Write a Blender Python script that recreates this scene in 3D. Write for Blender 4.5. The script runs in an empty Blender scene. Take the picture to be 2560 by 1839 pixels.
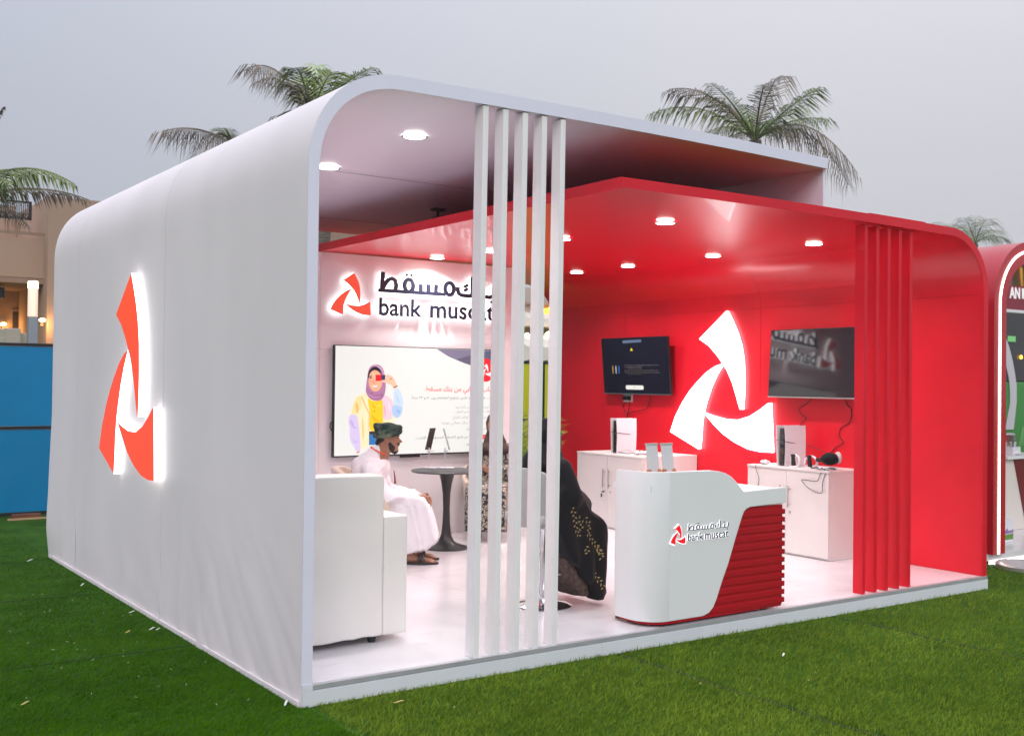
import bpy, bmesh, math, random
import numpy as np
from mathutils import Vector, Matrix, noise
from mathutils.bvhtree import BVHTree
R = math.radians
sc = bpy.context.scene
COL = sc.collection
random.seed(7); RNG = np.random.default_rng(7)

# ------------------------------------------------------------------ camera
CAM = (-2.3185, -5.1174, 1.65); YAW, PITCH, ROLL, FPX = 0.6118, 0.0121, 0.0116, 2740.5
def cam_axes():
    cy, sy, cp, sp = math.cos(YAW), math.sin(YAW), math.cos(PITCH), math.sin(PITCH)
    f = Vector((sy*cp, cy*cp, sp)); r = Vector((cy, -sy, 0)); u = r.cross(f)
    cr, sr = math.cos(ROLL), math.sin(ROLL)
    return cr*r+sr*u, -sr*r+cr*u, f
cr_, cu_, cf_ = cam_axes()
cd = bpy.data.cameras.new('camera'); co = bpy.data.objects.new('camera', cd); COL.objects.link(co)
co.matrix_world = Matrix(((cr_.x, cu_.x, -cf_.x, CAM[0]), (cr_.y, cu_.y, -cf_.y, CAM[1]), (cr_.z, cu_.z, -cf_.z, CAM[2]), (0, 0, 0, 1)))
cd.sensor_width = 36; cd.lens = FPX*36/2560; cd.clip_start = .05; cd.clip_end = 1500
cd.dof.use_dof = True; cd.dof.focus_distance = 7.6; cd.dof.aperture_fstop = 4.0
sc.camera = co
# photograph pixel (display scale 2268 wide) -> point on a plane of the place
SD = 2560/2268
def ray(x, y):
    x, y = x*SD, y*SD
    return cf_ + cr_*((x-1280)/FPX) - cu_*((y-919.5)/FPX)
CO = Vector(CAM)
def PX(x, y, v): d = ray(x, y); return CO + d*((v-CO.x)/d.x)
def PY(x, y, v): d = ray(x, y); return CO + d*((v-CO.y)/d.y)
def PZ(x, y, v): d = ray(x, y); return CO + d*((v-CO.z)/d.z)
def PD(x, y, dep): return CO + ray(x, y)*dep

# ------------------------------------------------------------------ world / sun / exposure
SUN_EL, SUN_AZ = R(38), R(215)
w = bpy.data.worlds.new('World'); sc.world = w; w.use_nodes = True
nt = w.node_tree; nt.nodes.clear()
def N(nt, t, **k):
    n = nt.nodes.new(t)
    for a, b in k.items(): setattr(n, a, b)
    return n
out = N(nt, 'ShaderNodeOutputWorld')
sky = N(nt, 'ShaderNodeTexSky', sky_type='NISHITA', sun_disc=False); sky.sun_elevation = SUN_EL; sky.sun_rotation = SUN_AZ
sky.dust_density = 6; sky.air_density = 1.5
hs = N(nt, 'ShaderNodeHueSaturation'); hs.inputs['Saturation'].default_value = .45
bg1 = N(nt, 'ShaderNodeBackground'); bg1.inputs['Strength'].default_value = .06
nt.links.new(sky.outputs[0], hs.inputs['Color']); nt.links.new(hs.outputs[0], bg1.inputs['Color'])
tc = N(nt, 'ShaderNodeTexCoord'); sp_ = N(nt, 'ShaderNodeSeparateXYZ'); nt.links.new(tc.outputs['Generated'], sp_.inputs[0])
# overcast layer: a little bluer and darker toward the north-west, smooth everywhere
ramp = N(nt, 'ShaderNodeValToRGB')
ramp.color_ramp.elements[0].position = .30; ramp.color_ramp.elements[0].color = (.47, .505, .60, 1)
ramp.color_ramp.elements[1].position = .72; ramp.color_ramp.elements[1].color = (.655, .655, .705, 1)
mth = N(nt, 'ShaderNodeVectorMath', operation='DOT_PRODUCT'); mth.inputs[1].default_value = (.6, 0, -.2)
nt.links.new(tc.outputs['Generated'], mth.inputs[0])
ad = N(nt, 'ShaderNodeMath', operation='MULTIPLY_ADD'); ad.inputs[1].default_value = 1.0; ad.inputs[2].default_value = .23
nt.links.new(mth.outputs['Value'], ad.inputs[0])
nz = N(nt, 'ShaderNodeTexNoise'); nz.inputs['Scale'].default_value = 1.6; nz.inputs['Detail'].default_value = 3
nt.links.new(tc.outputs['Generated'], nz.inputs['Vector'])
ad2 = N(nt, 'ShaderNodeMath', operation='MULTIPLY_ADD'); ad2.inputs[1].default_value = .16; nt.links.new(nz.outputs['Fac'], ad2.inputs[0])
nt.links.new(ad.outputs[0], ad2.inputs[2]); nt.links.new(ad2.outputs[0], ramp.inputs['Fac'])
bg2 = N(nt, 'ShaderNodeBackground'); bg2.inputs['Strength'].default_value = 1.06; 
cl = N(nt, 'ShaderNodeClamp'); nt.links.new(sp_.outputs['Z'], cl.inputs['Value'])
ov = N(nt, 'ShaderNodeMath', operation='MULTIPLY_ADD'); ov.inputs[1].default_value = 2.5; ov.inputs[2].default_value = .88   # an overcast sky is brighter overhead
sq = N(nt, 'ShaderNodeMath', operation='MULTIPLY'); nt.links.new(cl.outputs[0], sq.inputs[0]); nt.links.new(cl.outputs[0], sq.inputs[1]); nt.links.new(sq.outputs[0], ov.inputs[0])
sc_ = N(nt, 'ShaderNodeVectorMath', operation='SCALE'); nt.links.new(ramp.outputs[0], sc_.inputs[0]); nt.links.new(ov.outputs[0], sc_.inputs['Scale']); nt.links.new(sc_.outputs[0], bg2.inputs['Color'])
mx = N(nt, 'ShaderNodeMixShader'); mx.inputs[0].default_value = .93
nt.links.new(bg1.outputs[0], mx.inputs[1]); nt.links.new(bg2.outputs[0], mx.inputs[2]); nt.links.new(mx.outputs[0], out.inputs['Surface'])

sd = bpy.data.lights.new('sun', 'SUN'); so = bpy.data.objects.new('sun', sd); COL.objects.link(so)
sd.energy = 1.5; sd.angle = R(40); sd.color = (1, .93, .87)
so.rotation_euler = (R(90)-SUN_EL, 0, math.pi-SUN_AZ+0) ; so.location = (-10, -10, 20)
sundir = Vector((math.sin(SUN_AZ)*math.cos(SUN_EL), math.cos(SUN_AZ)*math.cos(SUN_EL), math.sin(SUN_EL)))
so.rotation_euler = sundir.to_track_quat('Z', 'Y').to_euler()
sc.view_settings.view_transform = 'Standard'; sc.view_settings.look = 'None'
sc.view_settings.exposure = 0; sc.view_settings.gamma = 1; sc.view_settings.use_curve_mapping = False
sc.render.engine = 'CYCLES'
sc.cycles.use_denoising = True
sc.cycles.max_bounces = 8; sc.cycles.diffuse_bounces = 4; sc.cycles.glossy_bounces = 4; sc.cycles.transmission_bounces = 6
sc.cycles.sample_clamp_indirect = 6; sc.cycles.caustics_reflective = False; sc.cycles.caustics_refractive = False

# ------------------------------------------------------------------ materials
MATS = {}
def lin(c): return tuple(((v/255)/12.92 if v/255 <= .04045 else ((v/255+.055)/1.055)**2.4) for v in c)
def mat(name, color, rough=.5, metal=0, spec=.5, var=0, vs=4, bump=0, bs=60, coat=0, sheen=0, trans=0, emit=None, es=0, stretch=(1, 1, 1), bdist=.003, alpha=None):
    if name in MATS: return MATS[name]
    m = bpy.data.materials.new(name); m.use_nodes = True; t = m.node_tree; b = t.nodes['Principled BSDF']
    c = tuple(color)+(1,); b.inputs['Base Color'].default_value = c
    b.inputs['Roughness'].default_value = rough; b.inputs['Metallic'].default_value = metal
    b.inputs['Specular IOR Level'].default_value = spec; b.inputs['Coat Weight'].default_value = coat
    b.inputs['Sheen Weight'].default_value = sheen; b.inputs['Transmission Weight'].default_value = trans
    tcn = N(t, 'ShaderNodeTexCoord'); mp = N(t, 'ShaderNodeMapping'); mp.inputs['Scale'].default_value = stretch
    t.links.new(tcn.outputs['Object'], mp.inputs[0])
    if var:
        n = N(t, 'ShaderNodeTexNoise'); n.inputs['Scale'].default_value = vs; n.inputs['Detail'].default_value = 5
        t.links.new(mp.outputs[0], n.inputs['Vector'])
        r = N(t, 'ShaderNodeValToRGB'); r.color_ramp.elements[0].position = .3; r.color_ramp.elements[1].position = .7
        r.color_ramp.elements[0].color = tuple(v*(1-var) for v in color)+(1,); r.color_ramp.elements[1].color = tuple(min(1, v*(1+var*.6)) for v in color)+(1,)
        t.links.new(n.outputs['Fac'], r.inputs[0]); t.links.new(r.outputs[0], b.inputs['Base Color'])
        mr = N(t, 'ShaderNodeMapRange'); mr.inputs['To Min'].default_value = max(.02, rough*.85); mr.inputs['To Max'].default_value = min(1, rough*1.15)
        t.links.new(n.outputs['Fac'], mr.inputs[0]); t.links.new(mr.outputs[0], b.inputs['Roughness'])
    if bump:
        n2 = N(t, 'ShaderNodeTexNoise'); n2.inputs['Scale'].default_value = bs; n2.inputs['Detail'].default_value = 4
        t.links.new(mp.outputs[0], n2.inputs['Vector'])
        bp = N(t, 'ShaderNodeBump'); bp.inputs['Strength'].default_value = bump; bp.inputs['Distance'].default_value = bdist
        t.links.new(n2.outputs['Fac'], bp.inputs['Height']); t.links.new(bp.outputs[0], b.inputs['Normal'])
    if emit:
        b.inputs['Emission Color'].default_value = tuple(emit)+(1,); b.inputs['Emission Strength'].default_value = es
    MATS[name] = m; return m
def emi(name, color, s=1.0):
    return mat(name, tuple(v*.3 for v in color), rough=.4, emit=color, es=s)

M_WVINYL = mat('white vinyl cladding', (.82, .745, .76), rough=.58, var=.05, vs=1.3, bump=.12, bs=7, bdist=.01, stretch=(1, 1, .5))
M_SEAM = mat('greyed seam', (.62, .585, .59), rough=.6)
M_WPAINT = mat('white painted board', (.84, .82, .83), rough=.4, var=.04, vs=3, bump=.12, bs=30)
M_WTRIM = mat('cool white edge trim', (.74, .73, .86), rough=.35, var=.03, vs=2, bump=.05)
M_WCEIL = mat('white ceiling board', (.79, .75, .87), rough=.33, var=.04, vs=1.5, bump=.15, bs=5, bdist=.004, stretch=(1, .3, 1))
M_DECK = mat('white vinyl floor', (.69, .675, .70), rough=.19, var=.07, vs=3.1, bump=.08, bs=9, bdist=.003)
M_TRIM = mat('grey aluminium edge strip', (.42, .43, .45), rough=.4, metal=.3, var=.08, vs=8)
M_FASC = mat('platform fascia board', (.66, .69, .73), rough=.4, var=.03, vs=4)
M_RED = mat('red painted board', (.70, .007, .022), rough=.38, spec=.34, var=.12, vs=1.4, bump=.2, bs=6, bdist=.006, coat=.04)
M_REDC = mat('red glossy ceiling board', (.76, .008, .026), rough=.30, spec=.45, var=.05, vs=1.2, bump=.05, bs=3, bdist=.003, coat=.12)
M_REDD = mat('deep red slat board', (.40, .004, .012), rough=.42, spec=.3, var=.05, vs=6, bump=.05)
M_CTR = mat('satin white counter', (.76, .77, .78), rough=.3, var=.02, vs=3)
M_WLAM = mat('off white laminate', (.73, .70, .68), rough=.4, var=.03, vs=5, bump=.05, bs=40)
M_LEATH = mat('off white leatherette', (.79, .765, .73), rough=.5, var=.05, vs=3, bump=.35, bs=180, bdist=.001)
M_BLACK = mat('black plastic', (.012, .012, .014), rough=.35, var=.1, vs=20)
M_GLOSSB = mat('black glass screen', (.010, .010, .014), rough=.045, spec=.9)
M_BMET = mat('black powder coated metal', (.02, .02, .022), rough=.4, spec=.5, var=.1, vs=12)
M_CHROME = mat('chrome', (.75, .76, .78), rough=.1, metal=1)
M_NICK = mat('satin nickel', (.55, .54, .52), rough=.3, metal=1)
M_GOLD = mat('brass tip', (.72, .45, .15), rough=.28, metal=1)
M_GREYL = mat('grey stool leatherette', (.40, .395, .38), rough=.45, var=.05, vs=6, bump=.2, bs=160, bdist=.001)
M_CREAM = mat('cream velvet', (.68, .55, .44), rough=.8, sheen=.5, var=.06, vs=9, bump=.15, bs=90)
M_SKIN = mat('brown skin', (.34, .165, .095), rough=.5, var=.12, vs=18, bump=.1, bs=120, bdist=.001)
M_BEARD = mat('black beard hair', (.018, .012, .010), rough=.8, bump=.6, bs=300, bdist=.002)
M_ROBE = mat('white cotton robe', (.84, .80, .83), rough=.75, var=.03, vs=6, bump=.25, bs=22, bdist=.006, sheen=.2)
M_ABAYA = mat('black crepe cloth', (.006, .006, .008), rough=.75, spec=.25, sheen=.05, bump=.3, bs=30, bdist=.006)
M_BROWNH = mat('dark brown scarf', (.055, .028, .024), rough=.8, bump=.3, bs=40)
M_EMB = mat('gold thread embroidery', (.42, .35, .15), rough=.5, metal=.3, var=.3, vs=60)
M_SAND = mat('dark leather sandal', (.03, .026, .024), rough=.5, bump=.2, bs=90)
M_EMW = emi('white glowing acrylic', (1, .985, 1), 3.2)
M_EMSIDE = emi('glowing white sign side', (.97, .95, 1), 2.4)
M_EMHOT = emi('bright glowing sign side', (1, .96, .98), 6.5)
M_OFACE = emi('lit orange red acrylic face', (1, .085, .025), .85)
M_OFACE2 = emi('lit coral acrylic face', (1, .10, .055), .75)
M_NAVY = mat('navy letter face', (.02, .022, .045), rough=.3)
M_REDF = mat('red sign face', (.85, .01, .02), rough=.3, emit=(.9, .01, .02), es=.35)
M_EMS2 = emi('faint glowing sign edge', (.95, .95, 1), 1.3)
M_LED = emi('led strip', (1, .94, .86), 7)
M_DIFF = emi('downlight diffuser', (1, .97, .90), 14)
M_CABLE = mat('black cable', (.01, .01, .01), rough=.5)
M_ALU = mat('light grey aluminium', (.58, .58, .57), rough=.35, metal=.6)
M_COPPER = mat('copper knob', (.55, .25, .12), rough=.35, metal=.8)

def zebra_mat():
    m = bpy.data.materials.new('zebra print cloth'); m.use_nodes = True; t = m.node_tree; b = t.nodes['Principled BSDF']
    tcn = N(t, 'ShaderNodeTexCoord'); w_ = N(t, 'ShaderNodeTexWave'); w_.inputs['Scale'].default_value = 12; w_.inputs['Distortion'].default_value = 14
    w_.inputs['Detail'].default_value = 3; w_.inputs['Detail Scale'].default_value = 1.6
    t.links.new(tcn.outputs['Object'], w_.inputs['Vector'])
    r = N(t, 'ShaderNodeValToRGB'); e = r.color_ramp.elements; e[0].position = .38; e[0].color = (.02, .02, .025, 1); e[1].position = .55; e[1].color = (.42, .37, .30, 1)
    e.new(.47).color = (.22, .20, .19, 1)
    t.links.new(w_.outputs['Fac'], r.inputs[0]); t.links.new(r.outputs[0], b.inputs['Base Color']); b.inputs['Roughness'].default_value = .8
    return m
M_ZEBRA = zebra_mat()
def plaid_mat():
    m = bpy.data.materials.new('green woven turban cloth'); m.use_nodes = True; t = m.node_tree; b = t.nodes['Principled BSDF']
    tcn = N(t, 'ShaderNodeTexCoord')
    n = N(t, 'ShaderNodeTexNoise'); n.inputs['Scale'].default_value = 11; n.inputs['Detail'].default_value = 4
    t.links.new(tcn.outputs['Object'], n.inputs['Vector'])
    v = N(t, 'ShaderNodeTexNoise'); v.inputs['Scale'].default_value = 160; t.links.new(tcn.outputs['Object'], v.inputs['Vector'])
    a = N(t, 'ShaderNodeMath', operation='MULTIPLY_ADD'); a.inputs[1].default_value = .35; t.links.new(v.outputs['Fac'], a.inputs[0]); t.links.new(n.outputs['Fac'], a.inputs[2])
    r = N(t, 'ShaderNodeValToRGB'); e = r.color_ramp.elements; e[0].position = .58; e[0].color = (.006, .016, .016, 1); e[1].position = .82; e[1].color = (.16, .19, .12, 1)
    e.new(.68).color = (.03, .06, .05, 1)
    t.links.new(a.outputs[0], r.inputs[0]); t.links.new(r.outputs[0], b.inputs['Base Color']); b.inputs['Roughness'].default_value = .9
    return m
M_TURB = plaid_mat()

# ------------------------------------------------------------------ object helpers
ORG = {}
def tag(o, label=None, cat=None, group=None, kind=None):
    if label: o['label'] = label
    if cat: o['category'] = cat
    if group: o['group'] = group
    if kind: o['kind'] = kind
    return o
def thing(name, label, cat, loc=(0, 0, 0), rz=0, group=None, local=False):
    o = bpy.data.objects.new(name, None); COL.objects.link(o); o.location = loc; o.rotation_euler = (0, 0, rz); o.empty_display_size = .1
    ORG[o.name] = Vector((0, 0, 0)) if local else Vector(loc)
    return tag(o, label, cat, group)
def org(o):
    while o is not None and o.name not in ORG: o = o.parent
    return ORG[o.name] if o else Vector((0, 0, 0))
class MB:
    def __init__(s): s.v = []; s.f = []; s.m = []; s.cm = 0
    def add(s, vs, fs):
        b = len(s.v); s.v += [tuple(p) for p in vs]; s.f += [tuple(b+i for i in f) for f in fs]; s.m += [s.cm]*len(fs); return s
    def box(s, x0, x1, y0, y1, z0, z1):
        return s.add([(x0, y0, z0), (x1, y0, z0), (x1, y1, z0), (x0, y1, z0), (x0, y0, z1), (x1, y0, z1), (x1, y1, z1), (x0, y1, z1)],
                     [(0, 3, 2, 1), (4, 5, 6, 7), (0, 1, 5, 4), (1, 2, 6, 5), (2, 3, 7, 6), (3, 0, 4, 7)])
    def obox(s, c, ax, ay, az):
        c, ax, ay, az = map(Vector, (c, ax, ay, az)); vs = [c+ax*i+ay*j+az*k for k in (-1, 1) for i, j in ((-1, -1), (1, -1), (1, 1), (-1, 1))]
        return s.add(vs, [(0, 3, 2, 1), (4, 5, 6, 7), (0, 1, 5, 4), (1, 2, 6, 5), (2, 3, 7, 6), (3, 0, 4, 7)])
    def prism(s, poly, fn, a, b):
        n = len(poly)
        vs = [fn(p, a) for p in poly]+[fn(p, b) for p in poly]
        return s.add(vs, [tuple(range(n)), tuple(range(2*n-1, n-1, -1))]+[(i, i+n, (i+1) % n+n, (i+1) % n) for i in range(n)])
    def strip(s, outer, inner, fn, a, b, closed=False):
        """thick shell between two open polylines of equal length, extruded from a to b"""
        n = len(outer)
        vs = [fn(p, a) for p in outer]+[fn(p, a) for p in inner]+[fn(p, b) for p in outer]+[fn(p, b) for p in inner]
        fs = []
        for i in range(n-1 if not closed else n):
            j = (i+1) % n
            fs += [(i, j, n+j, n+i), (2*n+i, 3*n+i, 3*n+j, 2*n+j), (i, 2*n+i, 2*n+j, j), (n+i, n+j, 3*n+j, 3*n+i)]
        if not closed: fs += [(0, n, 3*n, 2*n), (n-1, 3*n-1, 4*n-1, 2*n-1)]
        return s.add(vs, fs)
    def tube(s, pts, r, n=8, caps=True):
        pts = [Vector(p) for p in pts]; rs = r if isinstance(r, (list, tuple)) else [r]*len(pts)
        t = (pts[1]-pts[0]).normalized(); a = t.orthogonal().normalized(); vs = []
        for i, p in enumerate(pts):
            t2 = (pts[min(i+1, len(pts)-1)]-pts[max(i-1, 0)])
            if t2.length > 1e-9: t = t2.normalized()
            a = (a-t*a.dot(t)); a = a.normalized() if a.length > 1e-6 else t.orthogonal().normalized(); b = t.cross(a)
            for k in range(n):
                an = 2*math.pi*k/n; vs.append(p+(a*math.cos(an)+b*math.sin(an))*rs[i])
        fs = [(i*n+k, i*n+(k+1) % n, (i+1)*n+(k+1) % n, (i+1)*n+k) for i in range(len(pts)-1) for k in range(n)]
        if caps: fs += [tuple(reversed(range(n))), tuple(range((len(pts)-1)*n, len(pts)*n))]
        return s.add(vs, fs)
    def capsule(s, a, b, ra, rb, n=14):
        a, b = Vector(a), Vector(b); d = (b-a); L = d.length
        if L < 1e-6: d = Vector((0, 0, 1)); L = 1e-6
        d = d.normalized(); pts, rs = [], []
        for k in range(5): an = math.pi/2*k/4; pts.append(a-d*ra*math.cos(an)); rs.append(max(1e-4, ra*math.sin(an)))
        for k in range(5): an = math.pi/2*k/4; pts.append(b+d*rb*math.sin(an)); rs.append(max(1e-4, rb*math.cos(an)))
        o = d.orthogonal().normalized(); q = d.cross(o); vs = []
        for p, r_ in zip(pts, rs):
            for k in range(n): an = 2*math.pi*k/n; vs.append(p+(o*math.cos(an)+q*math.sin(an))*r_)
        fs = [(i*n+k, i*n+(k+1) % n, (i+1)*n+(k+1) % n, (i+1)*n+k) for i in range(len(pts)-1) for k in range(n)]
        fs += [tuple(reversed(range(n))), tuple(range((len(pts)-1)*n, len(pts)*n))]
        return s.add(vs, fs)
    def ball(s, c, r, n=14, m=9, rot=None):
        c = Vector(c); r = r if isinstance(r, (tuple, list)) else (r, r, r); vs = []
        for i in range(1, m):
            th = math.pi*i/m
            for k in range(n):
                an = 2*math.pi*k/n; p = Vector((r[0]*math.sin(th)*math.cos(an), r[1]*math.sin(th)*math.sin(an), r[2]*math.cos(th)))
                vs.append(c+(rot @ p if rot else p))
        top = Vector((0, 0, r[2])); vs += [c+(rot @ top if rot else top), c-(rot @ top if rot else top)]
        T = (m-1)*n
        fs = [(i*n+k, (i+1)*n+k, (i+1)*n+(k+1) % n, i*n+(k+1) % n) for i in range(m-2) for k in range(n)]
        fs += [(T, k, (k+1) % n) for k in range(n)]+[(T+1, (m-2)*n+(k+1) % n, (m-2)*n+k) for k in range(n)]
        return s.add(vs, fs)
    def lathe(s, prof, c=(0, 0, 0), n=24, a0=0, a1=2*math.pi):
        full = abs(a1-a0-2*math.pi) < 1e-6; K = n if full else n+1; vs = []
        for r_, z in prof:
            for k in range(K): an = a0+(a1-a0)*k/n; vs.append((c[0]+r_*math.cos(an), c[1]+r_*math.sin(an), c[2]+z))
        fs = [(i*K+k, i*K+(k+1) % K, (i+1)*K+(k+1) % K, (i+1)*K+k) for i in range(len(prof)-1) for k in range(n)]
        return s.add(vs, fs)
    def ribbon(s, path, w_, fn, a, b, closed=False):
        P = [Vector(p) for p in path]; n = len(P); L, Rr = [], []
        for i in range(n):
            if closed: t = (P[(i+1) % n]-P[i-1]).normalized()
            else: t = (P[min(i+1, n-1)]-P[max(i-1, 0)]).normalized()
            q = Vector((-t.y, t.x))*w_/2
            if not closed and i == 0: P0 = P[0]-t*w_*.1; L.append(P0+q); Rr.append(P0-q); continue
            L.append(P[i]+q); Rr.append(P[i]-q)
        return s.strip(L, Rr, fn, a, b, closed)
    def mesh(s, name, off=Vector((0, 0, 0))):
        me = bpy.data.meshes.new(name); me.from_pydata([(p[0]-off.x, p[1]-off.y, p[2]-off.z) for p in s.v], [], s.f)
        if any(s.m): me.polygons.foreach_set('material_index', s.m)
        return me
    def build(s, name, m, parent=None, smooth=False, bevel=0, seg=2, label=None, fixn=True):
        me = s.mesh(name, org(parent))
        if fixn or bevel:
            bm = bmesh.new(); bm.from_mesh(me)
            bmesh.ops.recalc_face_normals(bm, faces=bm.faces)
            if bevel:
                bmesh.ops.bevel(bm, geom=[e for e in bm.edges if len(e.link_faces) == 2 and e.calc_face_angle(0) > .5], offset=bevel, segments=seg, profile=.7, affect='EDGES')
            bm.to_mesh(me); bm.free()
        for mm in (m if isinstance(m, (list, tuple)) else [m]): me.materials.append(mm)
        if smooth:
            me.polygons.foreach_set('use_smooth', [True]*len(me.polygons))
            try: me.set_sharp_from_angle(angle=R(smooth if smooth is not True else 40))
            except Exception: pass
        o = bpy.data.objects.new(name, me); COL.objects.link(o); o.parent = parent
        if label: o['label'] = label
        return o
def organic(name, mb, m, parent=None, voxel=.012, smooth=6, fac=.6, wr=None, label=None):
    """union of the volumes in mb, remeshed to one continuous skin"""
    me = mb.mesh('tmp', org(parent)); bm = bmesh.new(); bm.from_mesh(me); bmesh.ops.recalc_face_normals(bm, faces=bm.faces); bm.to_mesh(me); bm.free()
    t = bpy.data.objects.new('tmp', me); COL.objects.link(t)
    r_ = t.modifiers.new('r', 'REMESH'); r_.mode = 'VOXEL'; r_.voxel_size = voxel
    if smooth:
        s_ = t.modifiers.new('s', 'SMOOTH'); s_.iterations = smooth; s_.factor = fac
    dg = bpy.context.evaluated_depsgraph_get(); dg.update()
    me2 = bpy.data.meshes.new_from_object(t.evaluated_get(dg)); me2.name = name
    bpy.data.objects.remove(t)
    if wr:
        nrm = [v.normal.copy() for v in me2.vertices]
        for v, nn in zip(me2.vertices, nrm): v.co += nn*wr(v.co)
    me2.materials.clear()
    for mm in (m if isinstance(m, (list, tuple)) else [m]): me2.materials.append(mm)
    me2.polygons.foreach_set('use_smooth', [True]*len(me2.polygons))
    o = bpy.data.objects.new(name, me2); COL.objects.link(o); o.parent = parent
    if label: o['label'] = label
    return o
def copy_tree(o, parent=None):
    c = o.copy(); COL.objects.link(c)
    if parent: c.parent = parent
    if o.name in ORG: ORG[c.name] = ORG[o.name]
    for ch in [k for k in bpy.data.objects if k.parent == o]: copy_tree(ch, c)
    return c
fXZ = lambda p, y: (p[0], y, p[1])      # drawn in x,z  - depth along y
fYZ = lambda p, x: (x, p[0], p[1])      # drawn in y,z  - depth along x
fXY = lambda p, z: (p[0], p[1], z)
def text_mesh(body, size=1, ext=0, bold=0):
    c = bpy.data.curves.new('t', 'FONT'); c.body = body; c.size = size; c.extrude = ext; c.resolution_u = 4; c.offset = bold
    o = bpy.data.objects.new('t', c); COL.objects.link(o); dg = bpy.context.evaluated_depsgraph_get(); dg.update()
    me = bpy.data.meshes.new_from_object(o.evaluated_get(dg)); bpy.data.objects.remove(o); bpy.data.curves.remove(c); return me
def put_text(name, body, u0, u1, v0, v1, fn, depth, mats, parent, bold=0, sides=False, ext=.5, keep=None):
    """fits lettering into the u0-u1 x v0-v1 box of a plane. fn(u,v,w)->world"""
    me = text_mesh(body, 1, ext, bold); co_ = np.empty(len(me.vertices)*3); me.vertices.foreach_get('co', co_); co_ = co_.reshape(-1, 3)
    lo, hi = co_.min(0), co_.max(0); off = org(parent)
    for v, c in zip(me.vertices, co_):
        u = u0+(c[0]-lo[0])/(hi[0]-lo[0])*(u1-u0); vv = v0+(c[1]-lo[1])/(hi[1]-lo[1])*(v1-v0)
        wz = (c[2]+ext)/(2*ext)*depth if ext else 0
        v.co = Vector(fn(u, vv, wz))-off
    me.name = name; me.materials.clear()
    for mm in mats: me.materials.append(mm)
    if sides:
        bm = bmesh.new(); bm.from_mesh(me); bmesh.ops.recalc_face_normals(bm, faces=bm.faces); bm.to_mesh(me); bm.free()
        nn = Vector(fn(0, 0, 1))-Vector(fn(0, 0, 0))
        for p in me.polygons: p.material_index = 0 if abs(p.normal.dot(nn)) > .8 else 1
    o = bpy.data.objects.new(name, me); COL.objects.link(o); o.parent = parent
    return o
# Arabic shaping with presentation forms: letter -> (isolated, final, initial, medial)
AR = {'ا': ('\uFE8D', '\uFE8E'), 'أ': ('\uFE83', '\uFE84'), 'إ': ('\uFE87', '\uFE88'), 'ب': ('\uFE8F', '\uFE90', '\uFE91', '\uFE92'), 'ت': ('\uFE95', '\uFE96', '\uFE97', '\uFE98'),
      'ة': ('\uFE93', '\uFE94'), 'ج': ('\uFE9D', '\uFE9E', '\uFE9F', '\uFEA0'), 'ح': ('\uFEA1', '\uFEA2', '\uFEA3', '\uFEA4'), 'خ': ('\uFEA5', '\uFEA6', '\uFEA7', '\uFEA8'),
      'د': ('\uFEA9', '\uFEAA'), 'ذ': ('\uFEAB', '\uFEAC'), 'ر': ('\uFEAD', '\uFEAE'), 'ز': ('\uFEAF', '\uFEB0'), 'س': ('\uFEB1', '\uFEB2', '\uFEB3', '\uFEB4'),
      'ش': ('\uFEB5', '\uFEB6', '\uFEB7', '\uFEB8'), 'ص': ('\uFEB9', '\uFEBA', '\uFEBB', '\uFEBC'), 'ط': ('\uFEC1', '\uFEC2', '\uFEC3', '\uFEC4'), 'ع': ('\uFEC9', '\uFECA', '\uFECB', '\uFECC'),
      'ف': ('\uFED1', '\uFED2', '\uFED3', '\uFED4'), 'ق': ('\uFED5', '\uFED6', '\uFED7', '\uFED8'), 'ك': ('\uFED9', '\uFEDA', '\uFEDB', '\uFEDC'), 'ل': ('\uFEDD', '\uFEDE', '\uFEDF', '\uFEE0'),
      'م': ('\uFEE1', '\uFEE2', '\uFEE3', '\uFEE4'), 'ن': ('\uFEE5', '\uFEE6', '\uFEE7', '\uFEE8'), 'ه': ('\uFEE9', '\uFEEA', '\uFEEB', '\uFEEC'), 'و': ('\uFEED', '\uFEEE'), 'ى': ('\uFEEF', '\uFEF0'),
      'ي': ('\uFEF1', '\uFEF2', '\uFEF3', '\uFEF4')}
def arab(t):
    o = []
    for w_ in t.split(' '):
        if w_ and w_[0] in '٠١٢٣٤٥٦٧٨٩': o.append(w_); continue
        r_ = []
        for i, c in enumerate(w_):
            if c not in AR: r_.append(c); continue
            prev = i > 0 and len(AR.get(w_[i-1], ())) == 4; nxt = i < len(w_)-1 and w_[i+1] in AR; F = AR[c]
            if len(F) == 2: r_.append(F[1] if prev else F[0])
            else: r_.append(F[3] if prev and nxt else F[1] if prev else F[2] if nxt else F[0])
        o.append(''.join(reversed(r_)))
    return ' '.join(reversed(o))

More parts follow.
